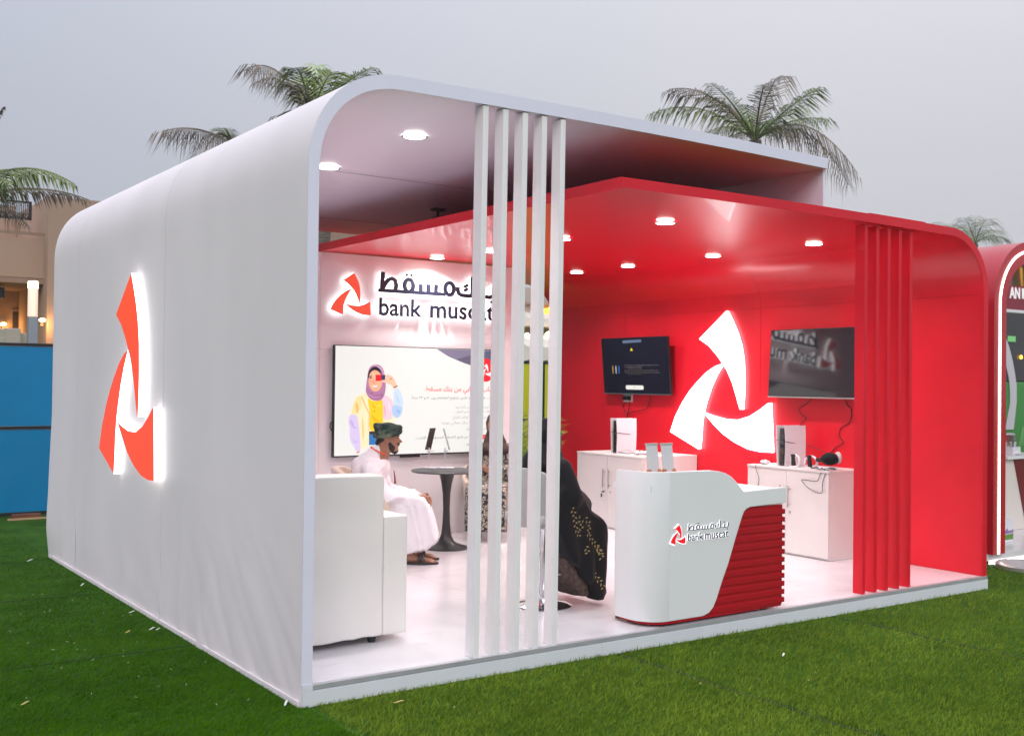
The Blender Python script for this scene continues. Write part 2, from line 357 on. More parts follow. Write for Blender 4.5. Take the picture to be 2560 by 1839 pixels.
# ------------------------------------------------------------------ the trefoil emblem (u 0..1 left to right, v 0..1 up)
_L = [[(3.23, 2.114), (2.838, 2.394), (2.77, 2.29), (2.70, 2.17), (2.645, 2.04), (2.61, 1.892), (2.597, 1.707), (2.60, 1.538), (2.612, 1.389), (2.64, 1.388), (2.684, 1.502), (2.747, 1.655), (2.83, 1.791), (2.95, 1.922), (3.083, 2.037)],
      [(2.89, 1.852), (2.984, 1.83), (3.116, 1.766), (3.249, 1.668), (3.373, 1.56), (3.485, 1.433), (3.586, 1.285), (3.662, 1.119), (3.222, 0.953), (3.204, 1.069), (3.194, 1.228), (3.164, 1.37), (3.124, 1.476), (3.065, 1.608), (2.983, 1.74)],
      [(3.154, 1.34), (3.013, 1.308), (2.847, 1.281), (2.663, 1.282), (2.506, 1.325), (2.374, 1.392), (2.267, 1.458), (2.241, 1.462), (2.208, 0.979), (2.348, 0.975), (2.524, 0.993), (2.706, 1.051), (2.869, 1.128), (3.012, 1.226)]]
BLADES = [[((3.662-y)/1.454, (z-.953)/1.443) for y, z in b] for b in _L]
def dense(poly):       # smooth the curved runs a little
    return poly
def blade(name, k, fn, depth, face, side, parent, tip=None):
    mb = MB(); P = BLADES[k]; n = len(P)
    vs = [fn(u, v, 0) for u, v in P]+[fn(u, v, depth) for u, v in P]
    mb.cm = 1; mb.add(vs, [(i, i+n, (i+1) % n+n, (i+1) % n) for i in range(n)]); 
    mb.cm = 0; mb.add([fn(u, v, depth) for u, v in P], [tuple(range(n))])
    mb.cm = 1; mb.add([fn(u, v, 0) for u, v in P], [tuple(range(n))])
    return mb.build(name, [face, side], parent, fixn=False)
# the Arabic wordmark, drawn as strokes (unit: 11.55 wide)
def oval(cx, cy, rx, ry, n=18): return [(cx+rx*math.cos(2*math.pi*k/n), cy+ry*math.sin(2*math.pi*k/n)) for k in range(n)]
WORD = [([(0.36, 1.82), (0.30, 0.9), (0.28, 0.02)], 0), ([(.28, .1), (.55, .65), (.85, 1.08), (1.2, 1.26), (1.5, 1.08), (1.62, .62), (1.52, .06)], 0),
        ([(-.05, 0), (2, 0), (4, 0), (6.45, 0)], 0), (oval(2.83, .66, .42, .62), 1), (oval(6.85, .60, .45, .62), 1),
        ([(4.0, .85), (4.0, 0.02)], 0), ([(4.75, .88), (4.75, .02)], 0), ([(5.5, .93), (5.5, .02)], 0),
        ([(9.2, 1.98), (9.2, .5), (9.18, .02)], 0), ([(9.2, 0), (8.5, 0), (8.05, .03), (7.8, .2), (7.7, .5), (7.7, .85)], 0),
        ([(8.75, 1.12), (8.35, .92), (8.72, .74), (8.3, .52)], 0), ([(9.2, 0), (10.2, 0), (11.0, 0), (11.3, .1), (11.45, .35), (11.47, 1.3)], 0), ([(10.35, .92), (10.35, .02)], 0)]
DOTS = [(2.62, 1.72), (3.06, 1.72), (10.33, 1.5), (11.2, -.5)]
def wordmark(name, fn, x0, wid, z0, sy, depth, face, side, parent, wd=.19):
    sx = wid/11.55; mb = MB()
    g = lambda p, w_: fn(x0+p[0]*sx, z0+p[1]*sy, w_)
    for i, (path, cl) in enumerate(WORD): mb.ribbon(path, wd*(1 if i != 2 else .9), g, .00006*i, depth+.00006*i, bool(cl))
    for i, (dx, dy) in enumerate(DOTS): mb.prism([(dx+.15*math.cos(k*math.pi/4), dy+.15*math.sin(k*math.pi/4)) for k in range(8)], g, 0, depth)
    o = mb.build(name, [face, side], parent)
    nn = (Vector(fn(0, 0, 1))-Vector(fn(0, 0, 0)))
    for p in o.data.polygons: p.material_index = 0 if abs(p.normal.dot(nn)) > .8 else 1
    return o

# ------------------------------------------------------------------ dimensions
Pz = .105; H = 3.268; HC = 3.19; HR = 2.911; HRC = 2.844; LX = 6.04; WX = 4.007; XR = 2.083; DW = 5.5; DB = 6.04; YB = 4.32

# ================================================================== GROUND
def grass_base():
    m = bpy.data.materials.new('artificial turf base'); m.use_nodes = True; t = m.node_tree; b = t.nodes['Principled BSDF']
    tcn = N(t, 'ShaderNodeTexCoord'); n = N(t, 'ShaderNodeTexNoise'); n.inputs['Scale'].default_value = 2.2; n.inputs['Detail'].default_value = 8; n.inputs['Roughness'].default_value = .75
    t.links.new(tcn.outputs['Object'], n.inputs['Vector'])
    n2 = N(t, 'ShaderNodeTexNoise'); n2.inputs['Scale'].default_value = 70; n2.inputs['Detail'].default_value = 6; t.links.new(tcn.outputs['Object'], n2.inputs['Vector'])
    ad_ = N(t, 'ShaderNodeMath', operation='MULTIPLY_ADD'); ad_.inputs[1].default_value = .6; t.links.new(n2.outputs['Fac'], ad_.inputs[0]); t.links.new(n.outputs['Fac'], ad_.inputs[2])
    r = N(t, 'ShaderNodeValToRGB'); e = r.color_ramp.elements; e[0].position = .55; e[0].color = (.012, .045, .004, 1); e[1].position = 1.0; e[1].color = (.06, .15, .02, 1)
    t.links.new(ad_.outputs[0], r.inputs[0]); t.links.new(r.outputs[0], b.inputs['Base Color']); b.inputs['Roughness'].default_value = .9; b.inputs['Specular IOR Level'].default_value = .05
    bp = N(t, 'ShaderNodeBump'); bp.inputs['Distance'].default_value = .02; t.links.new(n2.outputs['Fac'], bp.inputs['Height']); t.links.new(bp.outputs[0], b.inputs['Normal'])
    return m
M_GBASE = grass_base()
g = MB().add([(-250, -60, 0), (350, -60, 0), (350, 420, 0), (-250, 420, 0)], [(0, 1, 2, 3)]).build('ground', M_GBASE); tag(g, kind='structure')

def blade_mat(name, c0, c1):
    m = bpy.data.materials.new(name); m.use_nodes = True; t = m.node_tree; b = t.nodes['Principled BSDF']
    at = N(t, 'ShaderNodeAttribute'); at.attribute_name = 'tint'
    r = N(t, 'ShaderNodeValToRGB'); e = r.color_ramp.elements; e[0].color = c0+(1,); e[1].color = c1+(1,)
    t.links.new(at.outputs['Fac'], r.inputs[0]); t.links.new(r.outputs[0], b.inputs['Base Color']); b.inputs['Roughness'].default_value = .75
    b.inputs['Specular IOR Level'].default_value = .0
    return m
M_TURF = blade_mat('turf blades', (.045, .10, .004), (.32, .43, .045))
def grass(name, pts, hgt, wid, lean_dir, mname, label, tint_bias=0, lean=.6):
    n = len(pts); rng = RNG
    h = hgt*(.6+.7*rng.random(n)); a = rng.random(n)*2*np.pi; ww = wid*(.6+.8*rng.random(n))
    d = np.stack([np.cos(a), np.sin(a)], 1)
    ln = (rng.normal(0, .45, (n, 2))+np.array(lean_dir)*lean)*h[:, None]
    base = np.zeros((n, 3)); base[:, :2] = pts; base[:, 2] = .001
    v = np.zeros((n, 3, 3)); v[:, 0] = base; v[:, 1] = base; v[:, 2] = base
    v[:, 0, :2] -= d*ww[:, None]/2; v[:, 1, :2] += d*ww[:, None]/2
    v[:, 2, :2] += ln; v[:, 2, 2] = h*np.clip(1.1-np.abs(ln).sum(1)/h*.35, .35, 1)
    me = bpy.data.meshes.new(name); me.vertices.add(3*n); me.vertices.foreach_set('co', v.reshape(-1))
    me.loops.add(3*n); me.loops.foreach_set('vertex_index', np.arange(3*n, dtype=np.int32)); me.polygons.add(n)
    me.polygons.foreach_set('loop_start', np.arange(0, 3*n, 3, dtype=np.int32)); me.polygons.foreach_set('loop_total', np.full(n, 3, np.int32))
    me.update(); me.validate()
    at = me.attributes.new('tint', 'FLOAT', 'POINT')
    x_, y_ = pts[:, 0], pts[:, 1]
    patch = .5+.22*np.sin(x_*2.1+np.sin(y_*3.3)*1.3)*np.sin(y_*2.7+x_*1.1)+.18*np.sin(x_*5.3+2*np.sin(y_*4.1))*np.sin(y_*6.7+1.5*np.sin(x_*3.9))+.14*np.sin(x_*13+2*np.sin(y_*9))*np.sin(y_*15+2*np.sin(x_*11))
    tt = np.clip(.05+.55*patch+.5*rng.random(n)**1.5+tint_bias, 0, 1)
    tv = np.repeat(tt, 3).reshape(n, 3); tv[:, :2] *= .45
    at.data.foreach_set('value', tv.reshape(-1).astype(np.float32))
    me.materials.append(mname); o = bpy.data.objects.new(name, me); COL.objects.link(o)
    return tag(o, label, 'artificial turf', kind='stuff')
def scatter(x0, x1, y0, y1, dens_fn, cond):
    mx_ = int((x1-x0)*(y1-y0)*dens_fn(0)); p = np.stack([x0+(x1-x0)*RNG.random(mx_), y0+(y1-y0)*RNG.random(mx_)], 1)
    dist = np.hypot(p[:, 0]-CAM[0], p[:, 1]-CAM[1]); keep = RNG.random(mx_) < np.array(dens_fn(dist))/dens_fn(0)
    return p[keep & cond(p)]
# inside view wedge only (plus margin)
def wedge(p):
    dx, dy = p[:, 0]-CAM[0], p[:, 1]-CAM[1]; z = dx*cf_.x+dy*cf_.y; xr = dx*cr_.x+dy*cr_.y
    return (z > 2.5) & (np.abs(xr) < z*.60+.3)
df = lambda d: 15000/(1+(np.maximum(d-4.5, 0)/2.6)**1.8)
seams = [0.045, 2.07, 4.08]
def front_ok(p):
    ok = wedge(p) & (p[:, 1] < -.014)
    for s_ in seams: ok &= np.abs(p[:, 0]-s_-.012*np.sin(p[:, 1]*9)) > .016
    return ok
pf = scatter(.03, 8.5, -2.6, -.012, df, front_ok)
pr_ = scatter(6.06, 10.5, -.012, 4, lambda d: 3000+0*d if not np.isscalar(d) else 3000, lambda p: wedge(p) & ~((p[:, 0] > 6.95) & (p[:, 1] > .5)))
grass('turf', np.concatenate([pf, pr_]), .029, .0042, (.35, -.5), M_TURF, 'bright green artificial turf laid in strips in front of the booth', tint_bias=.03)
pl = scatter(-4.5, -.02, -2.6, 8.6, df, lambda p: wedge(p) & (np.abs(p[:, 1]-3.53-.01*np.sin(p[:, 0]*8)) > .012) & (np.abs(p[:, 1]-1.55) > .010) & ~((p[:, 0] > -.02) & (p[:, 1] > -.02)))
pl2 = scatter(-.02, .03, -2.6, -.012, df, lambda p: wedge(p))
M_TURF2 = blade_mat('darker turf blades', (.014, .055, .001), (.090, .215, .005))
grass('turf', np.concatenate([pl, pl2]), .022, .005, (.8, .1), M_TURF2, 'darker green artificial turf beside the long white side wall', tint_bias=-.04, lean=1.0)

M_JOINT = mat('dark turf joint', (.010, .020, .004), rough=.95)
for s_ in seams[1:]: 
    P = [(s_+.012*math.sin(y*9), y) for y in np.linspace(-2.9, -.02, 60)]
    tag(MB().strip([(x-.010, y) for x, y in P], [(x+.010, y) for x, y in P], fXY, .001, .004).build('turf_joint', M_JOINT, None), kind='structure')
for yc in (3.53, 1.55):
    P = [(x, yc+(.01*math.sin(x*8) if yc > 2 else 0)) for x in np.linspace(-4.4, -.02, 60)]
    tag(MB().strip([(x, y-.006) for x, y in P], [(x, y+.006) for x, y in P], fXY, .001, .004).build('turf_joint', M_JOINT, None), kind='structure')
# ================================================================== PLATFORM
_t = M_DECK.node_tree; _b = _t.nodes['Principled BSDF']; _src = _b.inputs['Base Color'].links[0].from_socket
_tc = N(_t, 'ShaderNodeTexCoord'); _mp = N(_t, 'ShaderNodeMapping'); _mp.inputs['Scale'].default_value = (1, 2.6, 1); _mp.inputs['Rotation'].default_value = (0, 0, .7); _t.links.new(_tc.outputs['Object'], _mp.inputs[0])
_n = N(_t, 'ShaderNodeTexNoise'); _n.inputs['Scale'].default_value = 3.2; _n.inputs['Detail'].default_value = 9; _n.inputs['Roughness'].default_value = .7; _t.links.new(_mp.outputs[0], _n.inputs['Vector'])
_r = N(_t, 'ShaderNodeValToRGB'); _r.color_ramp.elements[0].position = .60; _r.color_ramp.elements[0].color = (1, 1, 1, 1); _r.color_ramp.elements[1].position = .78; _r.color_ramp.elements[1].color = (.72, .70, .70, 1); _t.links.new(_n.outputs['Fac'], _r.inputs[0])
_m = N(_t, 'ShaderNodeMix', data_type='RGBA', blend_type='MULTIPLY'); _m.inputs[0].default_value = 1; _t.links.new(_src, _m.inputs[6]); _t.links.new(_r.outputs[0], _m.inputs[7]); _t.links.new(_m.outputs[2], _b.inputs['Base Color'])
pt = thing('platform', 'low white exhibition platform with grey edge strip on the turf', 'platform', (0, 0, 0))
for a, b in ((0.063, 2.055), (2.057, 4.10), (4.102, LX)):
    for c, d in ((0.0, 2.262), (2.265, 4.20), (4.203, 5.44), (5.443, DB)):
        if c > 5 and a < 2: continue
        MB().box(a, b, c+.030 if c == 0 else c, d, .075, Pz).build('deck_panel', M_DECK, pt, bevel=.001)
MB().box(.062, LX, -.007, .0285, .0825, Pz+.001).build('edge_strip', M_TRIM, pt, bevel=.0015)
for a, b in ((0.004, 1.95), (1.952, 3.05), (3.052, LX)):
    MB().box(a, b, -.012, -.001, 0, .0795).build('fascia_board', M_FASC, pt, bevel=.001)
MB().box(.004, .060, -.012, -.001, .0805, Pz+.002).build('fascia_board', M_FASC, pt)
MB().box(.1, LX-.05, .01, 5.4, .002, .074).box(2.1, LX-.05, 5.401, DB-.05, .002, .074).build('base_frame', M_WPAINT, pt)

# ================================================================== WHITE SHELL
def camber(x): return .016*math.sin(math.pi*min(1, max(0, (x-.6)/3.4)))
def white_prof(off):
    P = [(0+off, 0.0), (0+off, 2.60)]
    cx, cz, rx, rz = .56, 2.70, .56, .568
    for k in range(0, 17):
        an = math.pi - (math.pi/2)*k/16; e = 2/2.25
        c_, s_ = abs(math.cos(an))**e, abs(math.sin(an))**e
        P.append((cx-(rx-off)*c_, cz+(rz-off*1.25)*s_))
    for k in range(1, 13):
        x = .62+(WX-.62)*k/12; P.append((x, H-off*1.25+camber(x)))
    return P
WO, WI = white_prof(0), white_prof(.06)
ws = thing('booth_shell', 'white rounded booth shell: tall side wall curving into a flat roof', 'booth', (0, 0, 0))
ys = [0.0, 2.27, 4.57, DW]
for a, b in zip(ys[:-1], ys[1:]):
    mb = MB()
    n = len(WO)
    # finely divided cladding so the fabric can ripple slightly near the ground
    segs = 70 if a < 1 else 20
    Zs = []
    P_o = [(0, .0)]+[(0, z) for z in np.linspace(.05, 2.45, 44)]+WO[1:]
    P_i = [(.06, .0)]+[(.06, z) for z in np.linspace(.05, 2.45, 44)]+WI[1:]
    n = len(P_o); vs = []
    for j in range(segs+1):
        y = a+.0022+(b-a-.0044)*j/segs
        for (x, z) in P_o:
            rip = 0
            if x < .01 and z < 1.3:
                k = (1-z/1.3)**2; edge = min(1, (y-0)/.05)
                rip = k*edge*(.016*noise.noise(Vector((y*3.2+z*1.1, z*.6, 3)))+.010*noise.noise(Vector((y*9+z*3.5, z*1.2, 8))))
                if y < 1.9 and z < 1.1:
                    q1, q2 = y*.65-z*.76, y*.76+z*.65
                    rd = max(0, 1-abs(noise.noise(Vector((q1*5.5+.4, q2*.9, 5.1))))*2.6)**3
                    rip += .008*rd*(1-z/1.1)*min(1, y/.12)*min(1, (1.9-y)/.6)-.006*(1-z/1.1)*min(1, y/.1)
                if y > 4.9: rip -= .03*(y-4.9)/.6*(1 if z > .25 else z/.25)*min(1, (1.3-z)/.9)
            vs.append((x+rip, y, z))
        for (x, z) in P_i: vs.append((x, y, z))
    fs = []
    for j in range(segs):
        A, B = j*2*n, (j+1)*2*n
        for i in range(n-1): fs += [(A+i, A+i+1, B+i+1, B+i), (A+n+i, B+n+i, B+n+i+1, A+n+i+1)]
        fs += [(A, B, B+n, A+n), (A+n-1, A+2*n-1, B+2*n-1, B+n-1)]
    for A in (0, segs*2*n): fs += [(A+i, A+n+i, A+n+i+1, A+i+1) for i in range(n-1)]
    mb.add(vs, fs)
    me_o = mb.build('wall_panel', [M_WVINYL, M_WCEIL], ws, smooth=50)
    for p in me_o.data.polygons:
        c = p.center
        if (p.normal.z < -.5 and c.z > 2) or (p.normal.x > .3): p.material_index = 1
for y in (2.27, 4.57): MB().strip([(x-.0012, z) for x, z in WO[:14]], [(x+.001, z) for x, z in WO[:14]], fXZ, y-.004, y+.004).build('seam', M_SEAM, ws)
# light hem strip along the foot of the wall
for a, b in zip(ys[:-1], ys[1:]): MB().box(-.012, -.003, a+.01, b-.01, .002, .030).build('hem', M_WVINYL, ws)
# front edge trim in pieces
def trim_piece(i0, i1, nm='edge_trim'):
    MB().strip(WO[i0:i1+1], WI[i0:i1+1], fXZ, -.005, -.0005).build(nm, M_WTRIM, ws)
WO0 = list(WO); WI0 = list(WI)
WO[0] = (0, Pz+.004); WI[0] = (.06, Pz+.004)
trim_piece(0, 1); trim_piece(1, 19, ); trim_piece(19, 31)
MB().box(-.0045, .0, -.005, 0, .25, .252).build('joint_line', M_TRIM, ws)
# end panel hanging under the right end of the roof
MB().box(WX-.02, WX-.001, .02, DW-.01, HR+.004, HC+.004).build('end_panel', M_WCEIL, ws, bevel=.001)
# five slats
SL = [1.034+.1372*k for k in range(5)]
for k, x in enumerate(SL):
    mb = MB(); d = .085; w_ = .036; t_ = .024
    mb.add([(x, .003, Pz+.001), (x+w_, .003, Pz+.001), (x+w_, .003+d, Pz+.001), (x, .003+d, Pz+.001)]+[(x+t_, .003, HC+.006), (x+t_+w_, .003, HC+.006), (x+t_+w_, .003+d, HC+.006), (x+t_, .003+d, HC+.006)],
           [(0, 3, 2, 1), (4, 5, 6, 7), (0, 1, 5, 4), (1, 2, 6, 5), (2, 3, 7, 6), (3, 0, 4, 7)])
    mb.build('slat', M_WPAINT, ws, bevel=.0025)
# ceiling panel seams
for y in (2.27, 4.46): MB().box(.7, WX-.03, y-.002, y+.002, HC-.004, HC-.0005).build('ceiling_seam', M_TRIM, ws)
# bracket / floodlight hanging from the ceiling
def hanging(px, py, name, label):
    p = PZ(px, py, HC); b = thing(name, label, 'floodlight', (p.x, p.y, HC))
    MB().box(p.x-.06, p.x+.06, p.y-.04, p.y+.04, HC-.02, HC-.002).build('plate', M_BMET, b, bevel=.003)
    MB().tube([(p.x, p.y, HC-.02), (p.x, p.y, HC-.07)], .012).build('stem', M_BMET, b)
    MB().obox((p.x+.01, p.y-.01, HC-.105), (.055, 0, .012), (0, .03, 0), (-.01, 0, .035)).build('lamp_head', M_BMET, b, bevel=.005)
hanging(970, 462, 'floodlight', 'small black floodlight hanging in the dark gap above the red roof edge')

# ================================================================== RED SHELL
rs = thing('booth_shell', 'red booth shell: glossy red roof curving down into the right wall', 'booth', (LX, 0, 0))
def red_prof(off):
    P = []
    for k in range(0, 11): x = XR+(5.52-XR)*k/10; P.append((x, HR-off+.010*math.sin(math.pi*k/10)))
    cx, cz, rx, rz = 5.52, 2.42, .52, .491
    for k in range(1, 15):
        an = math.pi/2*(1-k/14); P.append((cx+(rx-off)*math.cos(an), cz+(rz-off)*math.sin(an)))
    P.append((LX-off, Pz+.002)); return P
RO, RI = red_prof(0), red_prof(.062)
DR = 5.84; rys = [.012, 2.40, 4.45, DR]
for a, b in zip(rys[:-1], rys[1:]):
    mb = MB(); mb.strip(RO, RI, fXZ, a+.0008, b-.0008); o = mb.build('shell_panel', [M_RED, M_REDC], rs, smooth=50)
    for p in o.data.polygons:
        if p.normal.z < -.3 and p.center.z > 2: p.material_index = 1
def rtrim(i0, i1, d=0.0):
    MB().strip([(x, z+.001+d) for x, z in RO[i0:i1+1]], [(x, z-.001) for x, z in RI[i0:i1+1]], fXZ, .0, .0115).build('edge_trim', M_RED, rs)
rtrim(0, 7); rtrim(7, 9, .006); rtrim(9, 25)
MB().box(XR-.006, XR-.0005, .0, DR-.02, HRC-.002, HR+.002).build('edge_trim', M_RED, rs)
# horizontal joint on the red wall
MB().box(LX-.0635, LX-.0622, .05, DR-.05, 2.404, 2.407).build('panel_joint', M_REDD, rs)
for y in (2.40, 4.45): MB().box(LX-.0635, LX-.0622, y-.0012, y+.0012, Pz, 2.404).build('panel_joint', M_REDD, rs)
for k in range(5):
    x = 4.482+.1372*k
    MB().box(x, x+.035, .035, .12, Pz+.001, HRC+.003).build('slat', M_RED, rs, bevel=.0025)

# ================================================================== BACK WALL
bw = thing('back_wall', 'white back wall carrying the lit sign and the big screen', 'wall', (2.2, YB, 0))
MB().box(.064, 2.10, YB, YB+.07, Pz+.001, 1.93).build('wall_board', M_WPAINT, bw, bevel=.001)
MB().box(.064, 2.10, YB, YB+.07, 1.932, HRC-.002).build('wall_board', M_WPAINT, bw, bevel=.001)
MB().box(2.102, 4.295, YB, YB+.07, 1.932, HRC-.002).build('wall_board', M_WPAINT, bw, bevel=.001)
MB().box(2.102, 4.295, YB, YB+.07, Pz+.001, 1.93).build('wall_board', M_WPAINT, bw, bevel=.001)
MB().box(.064, 4.295, YB-.008, YB-.0005, Pz+.001, Pz+.03).build('skirting', M_WPAINT, bw)

# ================================================================== DOWNLIGHTS
def downlight(x, y, z, label, grp, power, color):
    t = thing('downlight', label, 'ceiling light', (x, y, z), group=grp)
    MB().lathe([(.085, -.0005), (.084, -.0018), (.071, -.0022), (.069, -.001)], (x, y, z), 32).build('rim', mat('grey lamp rim', (.22, .21, .21), rough=.5), t, smooth=True)
    MB().lathe([(.0695, -.0015), (.0005, -.0015)], (x, y, z), 32).build('diffuser', M_DIFF, t)
    ld = bpy.data.lights.new('downlight_lamp', 'AREA'); ld.shape = 'DISK'; ld.size = .136; ld.energy = power; ld.color = color; ld.spread = R(135)
    lo_ = bpy.data.objects.new('downlight_lamp', ld); COL.objects.link(lo_); lo_.parent = t; lo_.location = (0, 0, -.0028)
    return t
WC = (1, .97, .965)
downlight(1.14, .917, HC, 'round downlight in the white ceiling, the one nearer the slats', 'downlights in the white ceiling', 17, WC)
downlight(1.158, 2.197, HC, 'round downlight in the white ceiling, half hidden behind the front frame', 'downlights in the white ceiling', 17, WC)
for col_, xs, nm in ((0, 3.31, 'left'), (1, 5.13, 'right')):
    for r_, y in enumerate((.93, 2.18, 3.3, 4.09) if col_ == 0 else (1.045, 2.23, 3.44, 4.29)):
        pos = ['nearest the front edge', 'second from the front', 'third from the front', 'deepest toward the back'][r_]
        downlight([xs, xs-.01, xs+.04, xs-.08][r_] if col_ == 0 else xs, y, HRC, f'round downlight in the {nm} row of the red ceiling, {pos}', 'downlights in the red ceiling', 13, WC)

# ================================================================== SIGNS
# outside of the left wall
sg = thing('wall_emblem', 'large orange red three-blade emblem with glowing white sides on the outer side wall', 'sign', (0, 2.9, 1.7))
fL = lambda u, v, w_: (-.004-w_, 3.64-u*1.39, .93+v*1.465)
for k in range(3): blade('emblem_blade', k, fL, .055, M_OFACE, M_EMW, sg)
# inside, on the red wall
sg = thing('wall_emblem', 'large glowing white three-blade emblem on the red wall between two televisions', 'sign', (LX-.065, 2.9, 1.7))
fR = lambda u, v, w_: (LX-.070-w_, 3.645-u*1.44, .957+v*1.443)
for k in range(3): blade('emblem_blade', k, fR, .035, M_EMW, M_EMHOT, sg)
# lettered sign on the back wall
sg = thing('wall_sign', 'backlit bank muscat sign in Arabic and English on the white back wall', 'sign', (2.2, YB, 2.45))
fB = lambda u, v, w_: (2.178+u*.429, YB-.004-w_, 2.257+v*.407)
for k in range(3): blade('emblem_blade', k, fB, .045, M_OFACE2, M_EMW, sg)
fBt = lambda x, z, w_: (x, YB-.004-w_, z)
wordmark('arabic_lettering', fBt, 2.690, 1.345, 2.512, .097, .045, M_NAVY, M_EMW, sg, wd=.42)
for (s_, a, b) in (('bank', 2.692, 3.176), ('muscat', 3.263, 4.040)):
    put_text('lettering', s_, a, b, 2.268, 2.442 if s_ == 'bank' else 2.425, fBt, .045, [M_NAVY, M_EMW], sg, bold=.026, sides=True)

# ================================================================== BIG SCREEN
bs = thing('wall_screen', 'large lit advertising screen on the back wall showing a woman with a bank card', 'screen', (3.1, YB, 1.4))
X0, X1, Z0, Z1 = 2.228, 4.115, .915, 1.974
MB().box(X0, X1, YB-.055, YB-.010, Z0, Z1).build('casing', M_BLACK, bs, bevel=.004)
M_SCR = emi('lit screen white', lin((228, 231, 226)), .92)
MB().box(X0+.008, X1-.008, YB-.0575, YB-.0555, Z0+.014, Z1-.008).build('screen', M_SCR, bs)
MB().box(2.95, 3.17, YB-.05, YB-.03, Z0-.022, Z0-.001).build('sensor_bar', M_BLACK, bs, bevel=.003)
MB().tube([(X0+.0, YB-.03, 1.25), (X0-.022, YB-.03, 1.24), (X0-.026, YB-.03, 1.20), (X0-.010, YB-.03, 1.17), (X0+.004, YB-.03, 1.17)], .005).build('cable_loop', M_CABLE, bs)
def SC(x, y):   # crop (820,840) scale 5.1545 -> plane of the screen
    p = PY((820+x/5.1545)/SD, (840+y/5.1545)/SD, YB-.06); return (p.x, p.z)
LAY = [0]
def ad_poly(pts, rgb, s=.9, name='picture_shape', clip=True):
    LAY[0] += 1; P = [SC(*p) for p in pts]
    P = [(min(max(x, X0+.009), X1-.009), min(max(z, Z0+.015), Z1-.009)) for x, z in P]
    y = YB-.0578-.00012*LAY[0]
    return MB().add([(x, y, z) for x, z in P], [tuple(range(len(P)))]).build(name, emi('screen %d %d %d' % rgb, lin(rgb), s), bs, fixn=False)
def smooth_poly(pts, it=2):
    for _ in range(it):
        o = []
        for i in range(len(pts)):
            a, b = pts[i], pts[(i+1) % len(pts)]
            o += [(a[0]*.75+b[0]*.25, a[1]*.75+b[1]*.25), (a[0]*.25+b[0]*.75, a[1]*.25+b[1]*.75)]
        pts = o
    return pts
ad_poly([(1405, 165), (1480, 215), (1560, 265), (1650, 303), (1750, 345), (1860, 382), (1980, 410), (2300, 440), (2300, 180)], (126, 122, 146))
ad_poly([(1650, 303), (1860, 236), (2300, 180), (2300, 440), (1980, 410), (1860, 382), (1750, 345)], (98, 94, 118))
ad_poly([(2030, 195), (2300, 150), (2300, 400), (2050, 330)], (84, 92, 120))
ad_poly(oval(2040, 437, 100, 150, 36), (238, 34, 44))
for k in range(3): ad_poly([(1975+u*125, 515-v*160) for u, v in BLADES[k]], (245, 243, 243), name='picture_emblem')
sp = smooth_poly
ad_poly(sp([(385, 760), (500, 725), (700, 735), (860, 820), (870, 1100), (720, 1250), (530, 1400), (430, 1480), (350, 1300), (270, 1050), (330, 860)]), (250, 232, 190))
ad_poly(sp([(700, 740), (790, 785), (850, 850), (840, 1000), (830, 1070), (700, 1080), (690, 900)]), (248, 205, 218))
ad_poly(sp([(385, 760), (330, 850), (300, 1000), (370, 1010), (440, 900), (430, 780)]), (252, 222, 160))
ad_poly(sp([(290, 1000), (260, 1080), (285, 1200), (275, 1330), (345, 1440), (370, 1495), (425, 1480), (415, 1300), (395, 1100), (375, 1010)]), (214, 200, 236))
ad_poly(sp([(300, 1060), (275, 1100), (310, 1180), (350, 1150)]), (198, 180, 226))
ad_poly(sp([(512, 790), (560, 830), (650, 840), (705, 800), (712, 1000), (705, 1240), (530, 1240), (540, 1000), (520, 860)]), (252, 206, 34))
ad_poly([(530, 1225), (600, 1225), (610, 1262), (530, 1262)], (52, 38, 40))
ad_poly([(528, 1262), (640, 1262), (700, 1400), (528, 1400)], (44, 120, 182))
ad_poly(sp([(840, 690), (905, 660), (960, 770), (972, 920), (935, 1040), (860, 1060), (820, 960), (855, 880)]), (200, 220, 242))
ad_poly(sp([(830, 880), (930, 900), (965, 930), (930, 1040), (850, 1050), (815, 960)]), (176, 204, 236))
ad_poly(sp([(620, 362), (560, 378), (520, 430), (505, 540), (490, 650), (485, 730), (540, 810), (620, 838), (690, 825), (730, 760), (748, 650), (735, 520), (715, 430), (680, 378)]), (176, 122, 160))
ad_poly(sp([(600, 388), (545, 420), (515, 480), (512, 560), (640, 560), (700, 520), (680, 440), (645, 400)]), (34, 24, 28))
ad_poly(sp([(590, 430), (535, 480), (520, 570), (530, 650), (570, 705), (620, 718), (670, 690), (700, 620), (698, 520), (660, 455)]), (238, 176, 142))
ad_poly(sp([(560, 630), (600, 640), (645, 628), (625, 655), (590, 658)]), (252, 244, 240))
ad_poly(oval(548, 535, 17, 9, 12), (50, 30, 28)); ad_poly([(525, 515), (575, 510), (575, 516), (525, 522)], (50, 30, 28))
ad_poly(sp([(500, 740), (560, 770), (650, 760), (720, 730), (700, 800), (620, 820), (540, 800)]), (160, 104, 148))
ad_poly(sp([(735, 500), (800, 495), (850, 540), (880, 620), (900, 660), (850, 685), (830, 640), (780, 610), (690, 590), (690, 570), (745, 560)]), (244, 196, 166))
ad_poly([(795, 540), (825, 540), (818, 560), (795, 556)], (200, 130, 100)); ad_poly([(840, 655), (895, 635), (900, 645), (845, 668)], (120, 60, 60))
ad_poly([(560, 868), (600, 930), (640, 868), (634, 866), (600, 918), (566, 866)], (200, 150, 40)); ad_poly(oval(598, 966, 7, 10, 10), (150, 90, 30))
ad_poly([(420, 780), (440, 775), (540, 1000), (530, 1220), (520, 1220), (525, 1010)], (240, 196, 130))
